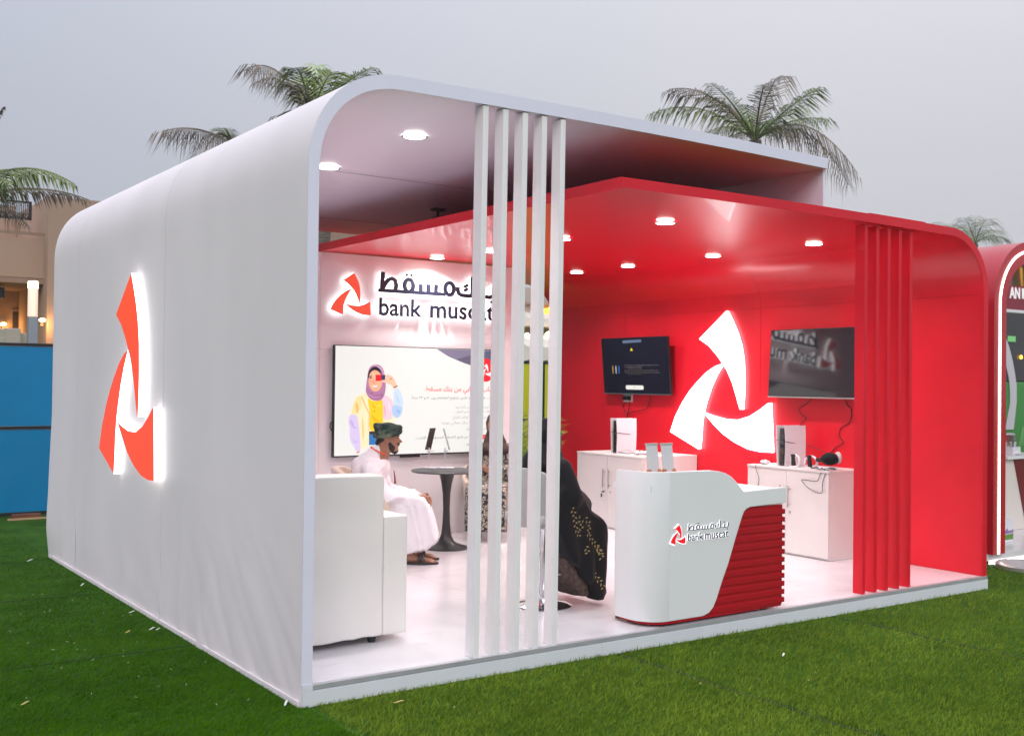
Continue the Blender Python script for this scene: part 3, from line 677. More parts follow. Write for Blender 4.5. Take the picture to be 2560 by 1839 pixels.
ad_poly(sp([(365, 1490), (415, 1475), (400, 1500), (372, 1510)]), (238, 120, 90))
for pts, c in (([(560, 380), (620, 366), (690, 400), (725, 480), (742, 600), (722, 520), (690, 440), (630, 392)], (200, 152, 188)),
               ([(505, 740), (600, 790), (700, 765), (640, 800), (560, 795)], (196, 146, 180)), ([(500, 640), (520, 720), (600, 740), (560, 750), (505, 700)], (140, 88, 130)),
               ([(560, 480), (585, 460), (605, 475), (604, 520), (596, 560), (580, 540)], (246, 192, 158)), ([(535, 560), (552, 620), (560, 600), (548, 560)], (248, 150, 130)),
               ([(578, 545), (590, 600), (606, 606), (592, 612), (576, 600)], (206, 138, 106)),
               ([(350, 830), (400, 900), (385, 1010), (360, 960)], (240, 190, 110)), ([(440, 1000), (470, 1200), (450, 1380), (435, 1200)], (238, 206, 140)),
               ([(470, 860), (500, 1000), (505, 1180), (490, 1000)], (255, 246, 214)), ([(720, 860), (745, 960), (735, 1060), (722, 960)], (232, 170, 190)),
               ([(770, 820), (800, 900), (790, 1000), (780, 900)], (255, 226, 234)), ([(560, 1000), (640, 1090), (700, 1080), (630, 1120), (560, 1050)], (236, 182, 20)),
               ([(580, 860), (660, 900), (690, 880), (650, 920)], (255, 222, 80)), ([(300, 1130), (350, 1180), (390, 1170), (340, 1200)], (190, 174, 220)),
               ([(300, 1300), (350, 1360), (400, 1350), (350, 1385)], (196, 180, 224)), ([(870, 720), (900, 800), (930, 880), (890, 820)], (176, 202, 232)), ([(880, 930), (930, 960), (920, 1010), (890, 980)], (150, 184, 222))):
    ad_poly(sp(pts), c)
ad_poly([(612, 498), (690, 495), (690, 575), (612, 578)], (226, 26, 40)); ad_poly([(685, 500), (738, 500), (732, 560), (685, 562)], (58, 56, 92))
LAY[0] += 1
def ad_text(t, xl, xr, yt, yb, rgb, ar=True, bold=0):
    a, b = SC(xl, yb), SC(xr, yb); c = SC(xl, yt)
    y = YB-.0578-.00012*LAY[0]
    put_text('screen_lettering', arab(t) if ar else t, a[0], min(b[0], X1-.012), a[1], c[1], lambda u, v, w_: (u, y-w_, v), 0.0, [emi('screen text %d' % rgb[0], lin(rgb), .8)], bs, ext=0, bold=bold)
ad_text('حساب الشبابي من بنك مسقط', 1250, 2180, 640, 745, (236, 62, 50), bold=.006)
ad_text('حساب خاص للأفراد الذين تتراوح أعمارهم بين ١٨ و ٢٣ سنة', 1078, 2160, 765, 822, (92, 90, 92))
ad_text('لا توجد الحد الأدنى للرصيد', 1640, 2110, 885, 935, (176, 170, 170))
ad_text('بطاقة خصم تحمل باسم الطفل', 1645, 2110, 955, 1003, (176, 170, 170))
ad_text('التسجيل عن طريق الهاتف النقال', 1600, 2110, 1025, 1073, (176, 170, 170))
ad_text('سحب حتى ١٠٠٠ ريال عماني يوميا', 1465, 2110, 1095, 1150, (176, 170, 170))
ad_text('عروض على التسوق', 1780, 2090, 1170, 1215, (176, 170, 170))
ad_text('عن طريق الخدمات المصرفية عبر الإنترنت', 1130, 1800, 1290, 1335, (110, 104, 108))
ad_poly(sp([(1830, 1278), (2110, 1262), (2110, 1325), (1830, 1325)], 1), (234, 40, 46))
ad_text('انقر هنا', 2000, 2095, 1282, 1315, (250, 250, 250))
ad_text('بنك مسقط كل يوم', 1780, 2105, 1375, 1412, (110, 104, 108))

# ================================================================== WALL TELEVISIONS
def wall_tv(name, label, y0, y1, z0, z1, xt, xb, glass=None):
    t = thing(name, label, 'television', (LX-.06, (y0+y1)/2, (z0+z1)/2))
    def f(u, v, w_): # u 0..1 from far(left) to near(right); v 0..1 up; w toward the room
        return (xb+(xt-xb)*v-w_, y1-u*(y1-y0), z0+(z1-z0)*v)
    mb = MB(); mb.add([f(u, v, w_) for w_ in (-.03, 0) for u, v in ((0, 0), (1, 0), (1, 1), (0, 1))], [(0, 1, 2, 3), (4, 7, 6, 5), (0, 4, 5, 1), (1, 5, 6, 2), (2, 6, 7, 3), (3, 7, 4, 0)])
    mb.build('casing', M_BLACK, t, bevel=.003)
    MB().add([f(u, v, .0016) for u, v in ((.006, .03), (.994, .03), (.994, .99), (.006, .99))], [(0, 1, 2, 3)]).build('screen', glass or M_GLOSSB, t, fixn=False)
    mb = MB(); mb.add([f(u, v, w_) for w_ in (.001, .003) for u, v in ((0, 0), (1, 0), (1, .018), (0, .018))], [(0, 1, 2, 3), (4, 7, 6, 5), (0, 4, 5, 1), (1, 5, 6, 2), (2, 6, 7, 3), (3, 7, 4, 0)])
    mb.build('lower_trim', M_NICK, t)
    ym = (y0+y1)/2; MB().box(min(xt, xb)+.03, LX-.063, ym-.12, ym+.12, (z0+z1)/2-.1, (z0+z1)/2+.1).build('wall_bracket', M_BMET, t)
    return t, f
t1, f1 = wall_tv('wall_television', 'wall television showing a dark warning message, left of the white emblem', 3.60, 4.715, 1.518, 2.158, 5.84, 5.90, mat('lit dark screen', (.012, .010, .018), rough=.16, spec=.3))
def tvq(pts, m, nm='screen_graphic'): MB().add([f1(u, v, .0022) for u, v in pts], [tuple(range(len(pts)))]).build(nm, m, t1, fixn=False)
e_bar = emi('screen bar slate', lin((96, 112, 140)), .8); e_y = emi('screen yellow', lin((232, 208, 40)), .9); e_w = emi('screen button', lin((226, 226, 220)), .9)
tvq([(.34, .90), (.62, .91), (.62, .955), (.34, .95)], e_bar)
tvq([(.445, .765), (.49, .765), (.468, .82)], e_y)
tvq([(.347, .10), (.362, .085), (.60, .085), (.615, .10), (.615, .145), (.60, .16), (.362, .16), (.347, .145)], e_w)
for k, c in enumerate(((180, 150, 70), (190, 190, 200), (40, 110, 190))):
    tvq([(.155+k*.048, .37), (.168+k*.048, .36), (.172+k*.048, .47), (.166+k*.048, .51), (.158+k*.048, .51), (.152+k*.048, .46)], emi('screen light %d' % k, lin(c), .6))
fT = lambda u, v, w_: f1(u, v, .0022)
e_t = emi('screen grey text', lin((150, 140, 140)), .55)
for s_, a, b, c in (("Your PS5 wasn't turned off properly. Before unplugging the AC power", .345, .86, .498), ('cord, select [Power] > [Turn Off PS5].', .345, .61, .465),
                    ("Don't unplug the AC power cord when the power indicator on your", .345, .85, .408), ('PS5 is on or blinking. Your data might get lost, corrupted or damaged.', .345, .865, .372)):
    put_text('screen_lettering', s_, a, b, c, c+.024, fT, 0, [e_t], t1, ext=0)
put_text('screen_lettering', 'OK', .473, .49, .112, .132, lambda u, v, w_: f1(u, v, .0028), 0, [e_t], t1, ext=0)
t2, f2 = wall_tv('wall_television', 'switched-off wall television reflecting the lit sign, right of the white emblem', 1.08, 2.19, 1.524, 2.178, 5.895, 5.857)

# power socket under television one and its cables
sk = PX(1392, 881, LX-.064)
so_ = thing('wall_socket', 'white double wall socket with two black plugs under the left television', 'socket', sk)
MB().box(LX-.074, LX-.0625, sk.y-.075, sk.y+.075, sk.z-.045, sk.z+.045).build('face_plate', M_WLAM, so_, bevel=.003)
for d in (-.035, .04): MB().obox((LX-.09, sk.y+d, sk.z), (.016, 0, 0), (0, .02, 0), (0, 0, .024)).build('plug', M_BLACK, so_, bevel=.005)
def cable(pts, label, r=.0035, name='power_cable', m=None):
    P = [Vector(p) for p in pts]; Q = []
    for i in range(len(P)-1):
        p0, p1, p2, p3 = P[max(i-1, 0)], P[i], P[i+1], P[min(i+2, len(P)-1)]
        for k in range(5):
            t = k/5; Q.append(.5*((2*p1)+(-p0+p2)*t+(2*p0-5*p1+4*p2-p3)*t*t+(-p0+3*p1-3*p2+p3)*t*t*t))
    Q.append(P[-1]); return tag(MB().tube(Q, r, 6).build(name, m or M_CABLE, None, smooth=True), label, 'cable')
def cw(*pp, x=LX-.07): return [PX(a, b, x) for a, b in pp]
def z4(x, y): return ((1840+x/4.525)/SD, (980+y/4.525)/SD)
def z5(x, y): return ((1500+x/6.786)/SD, (820+y/6.786)/SD)
cable(cw(*[z5(*p) for p in ((430, 1200), (425, 1260), (385, 1330), (440, 1420), (470, 1470), (430, 1580), (440, 1640))]), 'black cable from the left socket plug down behind the left console')
cable(cw(*[z5(*p) for p in ((508, 1200), (495, 1300), (480, 1420), (455, 1500), (430, 1600), (430, 1660))], x=LX-.075), 'black cable hanging straight from the right socket plug')
cable(cw(*[z5(*p) for p in ((850, 1130), (840, 1240), (790, 1360), (640, 1400), (500, 1440), (450, 1520), (440, 1600))], x=LX-.08), 'black cable curving from under the left television toward its console')
cable(cw(*[z4(*p) for p in ((865, 60), (800, 125), (715, 190), (740, 250), (795, 300), (735, 350), (715, 450), (695, 580), (740, 620), (798, 665))]), 'thin kinked cable below the left half of the right television')
cable(cw(*[z4(*p) for p in ((1230, 80), (1250, 140), (1305, 200), (1285, 340), (1190, 400), (1170, 500), (1215, 570), (1120, 630), (1070, 690))]), 'thin kinked cable from the right television down to the headset')

# ================================================================== CABINETS
def cabinet(label, xf, y0, y1, zt, split, ks):
    t = thing('cabinet', label, 'cabinet', (xf, (y0+y1)/2, Pz))
    xb = LX-.07
    MB().box(xf+.02, xb, y0, y1, Pz+.002, zt-.02).build('carcass', M_WLAM, t, bevel=.002)
    MB().box(xf-.004, xb, y0-.004, y1+.004, zt-.0195, zt).build('worktop', M_WLAM, t, bevel=.002)
    for a, b in ((y0+.002, split-.002), (split+.002, y1-.002)):
        d = MB().box(xf, xf+.018, a, b, Pz+.02, zt-.024).build('door', M_WLAM, t, bevel=.0015)
        s_ = b-.045 if b <= split else a+.045
        h = MB().tube([(xf-.03, s_, zt-.36), (xf-.03, s_, zt-.16)], .0055, 8)
        h.tube([(xf-.03, s_, zt-.33), (xf+.002, s_, zt-.33)], .004, 6); h.tube([(xf-.03, s_, zt-.19), (xf+.002, s_, zt-.19)], .004, 6)
        h.build('handle', M_NICK, d, smooth=True)
        MB().lathe([(.010, 0), (.010, .004), (.0005, .004)], (0, 0, 0), 12).v
        l_ = MB(); l_.prism([(s_+.011*math.cos(k*math.pi/5), zt-.40+.011*math.sin(k*math.pi/5)) for k in range(10)], fYZ, xf-.005, xf+.001); l_.build('lock', M_NICK, d)
        if ks and b > split:
            k_ = MB(); k_.obox((xf-.02, s_-.0, zt-.40), (.018, 0, 0), (0, .003, 0), (0, 0, .006)); k_.obox((xf-.03, s_+.014, zt-.44), (.002, 0, 0), (0, .010, 0), (0, 0, .018)); k_.build('key', M_BMET, d)
    return t
cabinet('white two-door cabinet with keys in its lock under the left television', 5.20, 3.266, 4.33, .892, 3.815, True)
cabinet('white two-door cabinet nearer the front, under the right television', 5.485, 1.155, 2.10, .893, 1.632, False)

# ================================================================== GAME CONSOLES
def console(label, x, y, z, rz):
    t = thing('game_console', label, 'game console', (x, y, z), rz, local=True)
    # local: front (black core) faces -X, sides face +-Y
    MB().box(.004, .236, -.030, .030, .0, .350).build('core', M_GLOSSB, t, bevel=.006)
    for s_ in (-1, 1):
        mb = MB(); n = 10; vs = []
        for i in range(n+1):
            v = i/n; zz = .002+.372*v; bul = .018*math.sin(math.pi*v)+.012*v
            for u in (0, 1):
                xx = -.006+.004*math.sin(v*3)-(.01*v) if u == 0 else .248
                vs += [(xx, s_*(.034+(.014*(1-u))+bul*.4), zz), (xx, s_*(.040+(.014*(1-u))+bul*.4), zz)]
        fs = []
        for i in range(n):
            a, b = i*4, (i+1)*4; fs += [(a, a+2, b+2, b), (a+1, b+1, b+3, a+3), (a, b, b+1, a+1), (a+2, a+3, b+3, b+2)]
        fs += [(0, 1, 3, 2), (n*4, n*4+2, n*4+3, n*4+1)]
        mb.add(vs, fs).build('side_plate', mat('console white plastic', (.74, .74, .78), rough=.4), t, smooth=40)
    return t
MC = mat('console white plastic', (.74, .74, .78), rough=.4)
console('white upright game console with black core on the left cabinet', 5.33, 3.86, .893, R(-8))
console('white upright game console with black core on the right cabinet', 5.60, 1.79, .894, R(-8))
# cables wrapped round the consoles
cable([(5.31, 3.90, 1.12), (5.30, 3.80, 1.115), (5.45, 3.785, 1.10), (5.60, 3.79, 1.085), (5.66, 3.80, 1.08)], 'black cable tied round the left console', .003)
cable([(5.58, 1.83, 1.13), (5.57, 1.735, 1.125), (5.72, 1.72, 1.10), (5.87, 1.72, 1.08), (5.93, 1.6, 1.04), (5.95, 1.5, 1.0)], 'black cable tied round the right console', .003)

def gamepad(label, p, rz, z):
    t = thing('game_controller', label, 'game controller', (p[0], p[1], z), rz, local=True)
    mb = MB(); mb.ball((0, 0, .022), (.035, .055, .018)); mb.capsule((0, .045, .022), (-.035, .062, .016), .020, .013); mb.capsule((0, -.045, .022), (-.035, -.062, .016), .020, .013)
    organic('shell', mb, MC, t, .005, 3)
    mb = MB(); mb.ball((.0, .022, .040), (.009, .009, .006)); mb.ball((0, -.022, .040), (.009, .009, .006)); mb.build('stick', M_BLACK, t, smooth=True)
p = PZ(1436, 1004, .895); gamepad('small white game controller lying in front of the left console', (5.42, 3.52), R(40), .893)
gamepad('white game controller lying behind the right console', (5.62, 2.02), R(120), .894)
cable([(5.35, 3.80, .90), (5.40, 3.72, .935), (5.46, 3.66, .90), (5.52, 3.60, .93), (5.5, 3.54, .90), (5.44, 3.5, .91)], 'thin white cable looped in front of the left console', .003, m=M_ALU)
cable([(5.36, 3.86, .90), (5.33, 3.78, .91), (5.37, 3.68, .897), (5.45, 3.62, .915), (5.38, 3.6, .897), (5.36, 3.5, .90)], 'black cable tangled on top of the left cabinet', .0028)
# VR controllers and headset
def vr_ctrl(label, x, y, rz):
    t = thing('motion_controller', label, 'game controller', (x, y, .894), rz, local=True)
    mb = MB(); mb.tube([(.055*math.cos(a)*1.1, .0, .055+.052*math.sin(a)) for a in np.linspace(-.3, math.pi*2-.9, 18)], .011, 8); mb.build('ring', MC, t, smooth=True)
    mb = MB(); mb.capsule((0, .02, .02), (0.01, .02, .10), .022, .017); mb.ball((.01, .02, .108), (.028, .024, .012)); organic('grip', mb, M_BLACK, t, .006, 3)
    MB().lathe([(.0, .0), (.055, .0), (.055, .010), (.05, .014), (.0, .014)], (0, 0, 0), 20).build('base', MC, t, smooth=True)
vr_ctrl('black gripped motion controller beside the right console', 5.60, 1.625, R(80))
vr_ctrl('white ringed motion controller between its twin and the headset', 5.62, 1.46, R(100))
t = thing('charging_base', 'low white charging base under the headset with tangled cable', 'charger', (5.60, 1.27, .894))
MB().box(5.54, 5.66, 1.19, 1.345, .894, .925).build('body', MC, t, bevel=.010)
t = thing('vr_headset', 'black headset with pale grey front resting on a white base', 'headset', (5.63, 1.26, .926), R(60), local=True)
mb = MB(); mb.ball((0, 0, .065), (.075, .085, .058)); mb.ball((.03, 0, .055), (.06, .075, .045)); organic('padding', mb, M_ABAYA, t, .007, 4)
mb = MB(); mb.ball((.0, -.075, .075), (.055, .03, .055)); mb.build('visor', mat('pale grey plastic', (.55, .53, .53), rough=.35), t, smooth=True)
MB().tube([(.02, .06, .07), (.06, .10, .06), (.11, .08, .04), (.12, .0, .035), (.10, -.06, .05)], .010, 8).build('strap', M_BLACK, t, smooth=True)
P_ = [(5.53+.06*math.cos(a*1.7)+.02*math.sin(a*5), 1.25+.10*math.sin(a), .90+.018*abs(math.sin(a*2.3))) for a in np.linspace(0, 11, 34)]
cable(P_, 'black cable coiled around the charging base under the headset', .003)
cable([(5.52, 1.22, .90), (5.475, 1.24, .86), (5.47, 1.27, .80), (5.47, 1.40, .80), (5.47, 1.44, .79), (5.47, 1.34, .72), (5.47, 1.22, .70), (5.47, 1.21, .78), (5.475, 1.19, .85), (5.51, 1.18, .90)], 'loop of black cable hanging over the front of the right cabinet', .003)
cable([(5.6, 1.98, .90), (5.48, 1.99, .90), (5.475, 1.98, .84), (5.475, 1.95, .77), (5.475, 1.96, .70)], 'thin cable dropping over the far end of the right cabinet', .0022)

# ================================================================== RECEPTION COUNTER
rc = thing('reception_counter', 'white reception counter with rounded corner and red ribbed front', 'counter', (2.9, .2, Pz))
YF = .012; zb, zt = .138, 1.085
front = [(2.52, zb), (2.52, zt), (2.90, 1.081), (2.96, 1.073), (3.02, 1.059), (3.075, 1.033), (3.127, .992), (3.192, .928), (3.615, .940), (3.615, .832), (3.255, .822), (3.222, .812), (3.198, .795), (3.180, .765), (3.125, .638), (3.051, .458), (2.99, .337), (2.945, .235), (2.915, .185), (2.875, .152), (2.82, zb)]
MB().prism(front, fXZ, YF, YF+.04).build('front_panel', M_CTR, rc, bevel=.006)
path_o = [(2.52, YF)]+[(2.52-.178*math.sin(a), YF+.19-.19*math.cos(a)) for a in np.linspace(.0, math.pi/2, 14)][1:]+[(2.345, .335)]
path_i = [(2.52, YF+.04)]+[(2.52-.138*math.sin(a), YF+.19-.15*math.cos(a)) for a in np.linspace(.0, math.pi/2, 14)][1:]+[(2.385, .335)]
MB().strip(path_o, path_i, fXY, zb, zt).build('side_panel', M_CTR, rc, smooth=35, bevel=.004)
MB().box(2.395, 3.575, YF+.06, .40, zb, .80).build('cabinet_body', M_WLAM, rc)
MB().box(2.395, 3.0, YF+.045, .42, .96, 1.0).build('inner_shelf', M_CTR, rc)
MB().box(3.03, 3.612, YF+.042, .50, .836, .927).build('desk_top', M_CTR, rc, bevel=.004)
MB().box(2.76, 3.590, YF+.012, YF+.054, zb-.006, .820).build('rib_backing', M_REDD, rc)
for k in range(12):
    z = .772-.0553*k
    x0 = np.interp(z, [.14, .185, .235, .337, .638, .765, .80], [2.80, 2.89, 2.92, 2.965, 3.10, 3.155, 3.18])
    MB().box(x0, 3.598, YF-.006+.010, YF+.0115, z-.017, z+.017).build('rib', M_REDD, rc) if False else MB().box(x0+.012, 3.612, YF-.014+.02, YF+.0118, z-.017, z+.017).build('rib', M_REDD, rc, bevel=.002)
    MB().box(3.5915, 3.612, YF+.0125, .44, z-.017, z+.017).build('rib', M_REDD, rc, bevel=.002)
kick = [(2.70, YF+.006), (3.59, YF+.02), (3.585, .33), (2.365, .33), (2.365, .22)]+[(2.525-.160*math.sin(a), YF+.18-.175*math.cos(a)) for a in np.linspace(math.pi/2, .0, 8)]
MB().prism(kick, fXY, Pz+.016, zb-.001).build('kick_plate', M_REDD, rc)
for x, y in ((2.50, .06), (3.45, .07), (2.42, .38), (3.45, .38)): MB().lathe([(.025, 0), (.025, .015)], (x, y, Pz+.0005), 14).build('foot', M_BMET, rc)
fC = lambda x, z, w_: (x, YF-.001-w_, z)
fCe = lambda u, v, w_: (2.522+u*.130, YF-.001-w_, .622+v*.124)
for k in range(3):
    cu = sum(p[0] for p in BLADES[k])/len(BLADES[k]); cv = sum(p[1] for p in BLADES[k])/len(BLADES[k])
    MB().prism([((u-cu)*1.16+cu+(.02 if u > cu else -.02), (v-cv)*1.12+cv+(.02 if v > cv else -.02)) for u, v in BLADES[k]], lambda p, w_: fCe(p[0], p[1], w_), 0, .003+.0001*k).build('backing', M_EMS2, rc)
    blade('emblem_blade', k, fCe, .006, M_REDF, M_REDF, rc)
wordmark('arabic_backing', fC, 2.672, .372, .704, .0235, .003, M_EMS2, M_EMS2, rc, wd=.40)
for (s_, a, b) in (('bank', 2.672, 2.812), ('muscat', 2.826, 3.044)): put_text('letter_backing', s_, a, b, .634, .685 if s_ == 'bank' else .681, fC, .0034, [M_EMS2], rc, bold=.035)
wordmark('arabic_lettering', fC, 2.672, .372, .704, .0235, .005, M_NAVY, M_NAVY, rc, wd=.25)
for (s_, a, b) in (('bank', 2.674, 2.810), ('muscat', 2.828, 3.042)): put_text('lettering', s_, a, b, .636, .683 if s_ == 'bank' else .679, fC, .006, [M_NAVY], rc, bold=.006)
# two tablet holders behind the counter top
def holder(label, x, y):
    t = thing('tablet_stand', label, 'tablet stand', (x, y, 1.0))
    MB().box(x-.06, x+.06, y-.02, y+.09, 1.0, 1.008).build('base', M_ALU, t, bevel=.003)
    MB().tube([(x+.02, y+.05, 1.006), (x+.02, y+.04, 1.14)], .009, 8).build('post', M_ALU, t, smooth=True)
    mb = MB(); mb.obox((x+.012, y+.02, 1.155), (.05, 0, 0), (0, .003, 0), (.016, .03, .085)); mb.build('plate', M_ALU, t, bevel=.002)
    mb = MB(); mb.obox((x+.030, y+.052, 1.243), (.052, 0, 0), (0, .008, 0), (0, 0, .008)); mb.build('top_lip', M_ALU, t, bevel=.004)
    for d in (-.045, .04):
        mb = MB(); mb.tube([(x+d, y-.025, 1.075), (x+d, y+.0, 1.075)], .011, 10); mb.build('knob', M_COPPER, t, smooth=True)
holder('light metal tablet holder on the counter, the left of the pair', 2.585, .245)
holder('light metal tablet holder on the counter, the right of the pair', 2.700, .225)

# ================================================================== ARMCHAIR (white, seen from behind)
ac = thing('armchair', 'boxy off-white leatherette armchair seen from behind next to the front frame', 'armchair', (.5, 1.0, Pz))
def soft(mbf, nm, m, par, bv=.02, sag=.0):
    o = mbf.build(nm, m, par, smooth=60, bevel=bv, seg=3); return o
mb = MB(); n = 12; xs = np.linspace(.09, .785, n)
vs = []
for y in (.60, .78):
    for x in xs:
        zl = .150-.018*max(0, 1-(x-.09)/.5)+.004*math.sin(x*40); vs.append((x, y+(.008*math.sin((x-.09)/.695*math.pi) if y < .7 else 0)*-1, zl))
    for x in xs: vs.append((x, y, 1.088+.006*math.sin((x-.09)/.695*math.pi)))
fs = []
for j, o_ in ((0, 0), (1, 2*n)): fs += [(o_+i, o_+i+1, o_+n+i+1, o_+n+i) for i in range(n-1)]
fs += [(i, 2*n+i, 2*n+i+1, i+1) for i in range(n-1)]+[(n+i, n+i+1, 3*n+i+1, 3*n+i) for i in range(n-1)]
fs += [(0, n, 3*n, 2*n), (n-1, 3*n-1, 4*n-1, 2*n-1)]
soft(mb.add(vs, fs), 'backrest', M_LEATH, ac, .014)
soft(MB().box(.790, .948, .605, 1.40, .148, .845), 'armrest', M_LEATH, ac, .012)
soft(MB().box(.075, .088, .605, 1.40, .148, .845), 'armrest', M_LEATH, ac, .004)
soft(MB().box(.095, .785, .785, 1.38, .148, .52), 'seat', M_LEATH, ac, .02)
for x in (.12, .745): 
    for y in (.66, 1.34): MB().lathe([(.0, 0), (.022, 0), (.026, .02), (.026, .045)], (x, y, Pz+.0005), 14).build('foot', M_BLACK, ac, smooth=True)

# ================================================================== TULIP TABLE
tx, ty = 3.02, 3.52
tt = thing('pedestal_table', 'round black tulip table with two display stands on it', 'table', (tx, ty, Pz))
TZ = .828
MB().lathe([(.0, TZ-.004), (.325, TZ-.004), (.333, TZ-.010), (.325, TZ-.020), (.22, TZ-.028), (.0, TZ-.028)], (tx, ty, 0), 48).build('table_top', mat('dark grey table top', (.025, .027, .03), rough=.4), tt, smooth=40)
MB().lathe([(.0, 0), (.205, 0), (.21, .008), (.19, .018), (.13, .032), (.075, .062), (.048, .12), (.036, .22), (.031, .36), (.036, .50), (.050, .60), (.068, .67), (.085, TZ-Pz-.029)], (tx, ty, Pz+.001), 36).build('pedestal', M_BMET, tt, smooth=True)
def stand(label, px, tilt, rz, face):
    p = PZ(px, 1036, TZ-.003); t = thing('display_stand', label, 'display stand', (p.x, p.y, TZ-.003), rz, local=True)
    MB().box(-.055, .085, -.045, .045, 0, .006).build('base', MC, t, bevel=.002)
    MB().tube([(0, 0, .006), (0, 0, .19)], .006, 8).build('post', MC, t, smooth=True)
    q = Matrix.Rotation(tilt, 4, 'Y'); mb = MB(); mb.obox((0, 0, 0), (.004, 0, 0), (0, .050, 0), (0, 0, .105)); mb.v = [tuple(q @ Vector(v)+Vector((.012, 0, .275))) for v in mb.v]
    mb.build('tablet' , face, t, bevel=.003)
    mb = MB(); mb.obox((.012, 0, .16), (.014, 0, 0), (0, .04, 0), (0, 0, .006)); mb.build('cradle', MC, t, bevel=.002)
stand('display stand holding a dark screen, on the left of the round table', 950, R(14), R(-62), mat('dark brown glass', (.06, .045, .04), rough=.15))
stand('display stand seen from its pale back, on the round table', 985, R(-16), R(-25), M_ALU)

# ================================================================== TUB CHAIRS
def tub_chair(label, loc, rz):
    t = thing('tub_chair', label, 'chair', loc, rz, group='cream tub chairs around the black table', local=True)
    n = 22; vs = []; a0, a1 = R(52), R(308); rows = [(.275, .30), (.305, .42), (.32, .60), (.325, .80)]
    def ht(a): # height of the rim round the chair; the back is at 180 degrees
        d = abs(a-math.pi)/R(128); return .80-.26*min(1, max(0, (d-.25)/.75))**1.2
    for i in range(n+1):
        a = a0+(a1-a0)*i/n; top = ht(a)
        for k, (r_, z) in enumerate(rows):
            zz = .30+(top-.30)*k/3; rr = r_-.012*(k == 0)
            vs += [(rr*math.cos(a), rr*math.sin(a), zz)]
        for k in (3, 2, 1, 0):
            r_, z = rows[k]; zz = .30+(top-.30)*k/3; rr = r_-.055
            vs += [(rr*math.cos(a), rr*math.sin(a), zz)]
    K = 8; fs = [(i*K+k, (i+1)*K+k, (i+1)*K+(k+1) % K, i*K+(k+1) % K) for i in range(n) for k in range(K)]
    fs += [tuple(range(K)), tuple(range(n*K+K-1, n*K-1, -1))]
    MB().add(vs, fs).build('backrest', M_CREAM, t, smooth=60, bevel=.018, seg=3)
    MB().lathe([(.0, .28), (.24, .28), (.268, .31), (.272, .38), (.255, .43), (.22, .445), (.0, .45)], (0.02, 0, 0), 32).build('seat', M_CREAM, t, smooth=True)
    for sx, sy in ((1, 1), (1, -1), (-1, 1), (-1, -1)):
        a = Vector((.17*sx, .16*sy, .285)); b = Vector((.235*sx, .225*sy, .0)); m_ = a.lerp(b, .68)
        l_ = MB().tube([a, m_], [.019, .014], 10).build('leg', M_BMET, t, smooth=True)
        MB().tube([m_, b], [.0145, .010], 10).build('leg_tip', M_GOLD, l_, smooth=True)
    return t
mp_ = PZ(838, 1196, Pz)      # under the man
MF = R(-33)
man0 = PY(813, 1106, 3.22); man_xy = (man0.x, man0.y)
tub_chair('cream tub chair the man in white sits on, left of the table', (man_xy[0]+.02, man_xy[1]+.0, Pz), MF)
wp = PZ(1100, 1186, Pz); WF = R(226)
c2 = tub_chair('cream tub chair under the woman in the zebra print dress', (wp.x, wp.y+.05, Pz), WF)

# ================================================================== BAR STOOL
bx, by = 2.235, .965; SF = R(5)
st = thing('bar_stool', 'grey leatherette bar stool on a chrome column behind the white slats', 'stool', (bx, by, Pz), SF, local=True)
MB().lathe([(.0, 0), (.195, 0), (.20, .006), (.17, .018), (.07, .036), (.04, .048), (.0, .05)], (0, 0, .001), 40).build('base', M_CHROME, st, smooth=True)
MB().lathe([(.032, .045), (.032, .12), (.026, .13), (.026, .52), (.03, .53), (.03, .585)], (0, 0, 0), 24).build('column', M_CHROME, st, smooth=True)
fr = MB(); fr.tube([(.03+.14*(1-math.cos(a))*.9, .13*math.sin(a), .22) for a in np.linspace(0, 2*math.pi, 24)], .009, 8); fr.build('footrest', M_CHROME, st, smooth=True)
mb = MB(); mb.box(-.19, .21, -.205, .205, .585, .645); mb.build('seat', M_GREYL, st, bevel=.025, seg=3, smooth=60)
n = 14; vs = []
for i in range(n+1):
    a = -1+2*i/n; yy = .215*math.sin(a*1.35)/math.sin(1.35); xx = -.205+.13*(abs(a)**2.6)
    for z, o_ in ((.555, 0), (.96, -.035)):
        top = z-(.09*abs(a)**4 if z > .8 else 0)
        vs += [(xx+o_, yy, top)]
    for z, o_ in ((.96, -.035), (.555, 0)):
        top = z-(.09*abs(a)**4 if z > .8 else 0)
        vs += [(xx+o_+.035, yy*.95, top)]
fs = [(i*4+k, (i+1)*4+k, (i+1)*4+(k+1) % 4, i*4+(k+1) % 4) for i in range(n) for k in range(4)]+[(0, 1, 2, 3), (n*4+3, n*4+2, n*4+1, n*4)]
MB().add(vs, fs).build('backrest', M_GREYL, st, smooth=50, bevel=.010)

# ================================================================== PEOPLE
def cloth_noise(a1=.006, f1=(9, 9, 3), a2=.003, f2=(26, 26, 9), seed=0):
    return lambda c: a1*noise.noise(Vector((c.x*f1[0], c.y*f1[1]+seed, c.z*f1[2])))+a2*noise.noise(Vector((c.x*f2[0], c.y*f2[1]+seed, c.z*f2[2])))
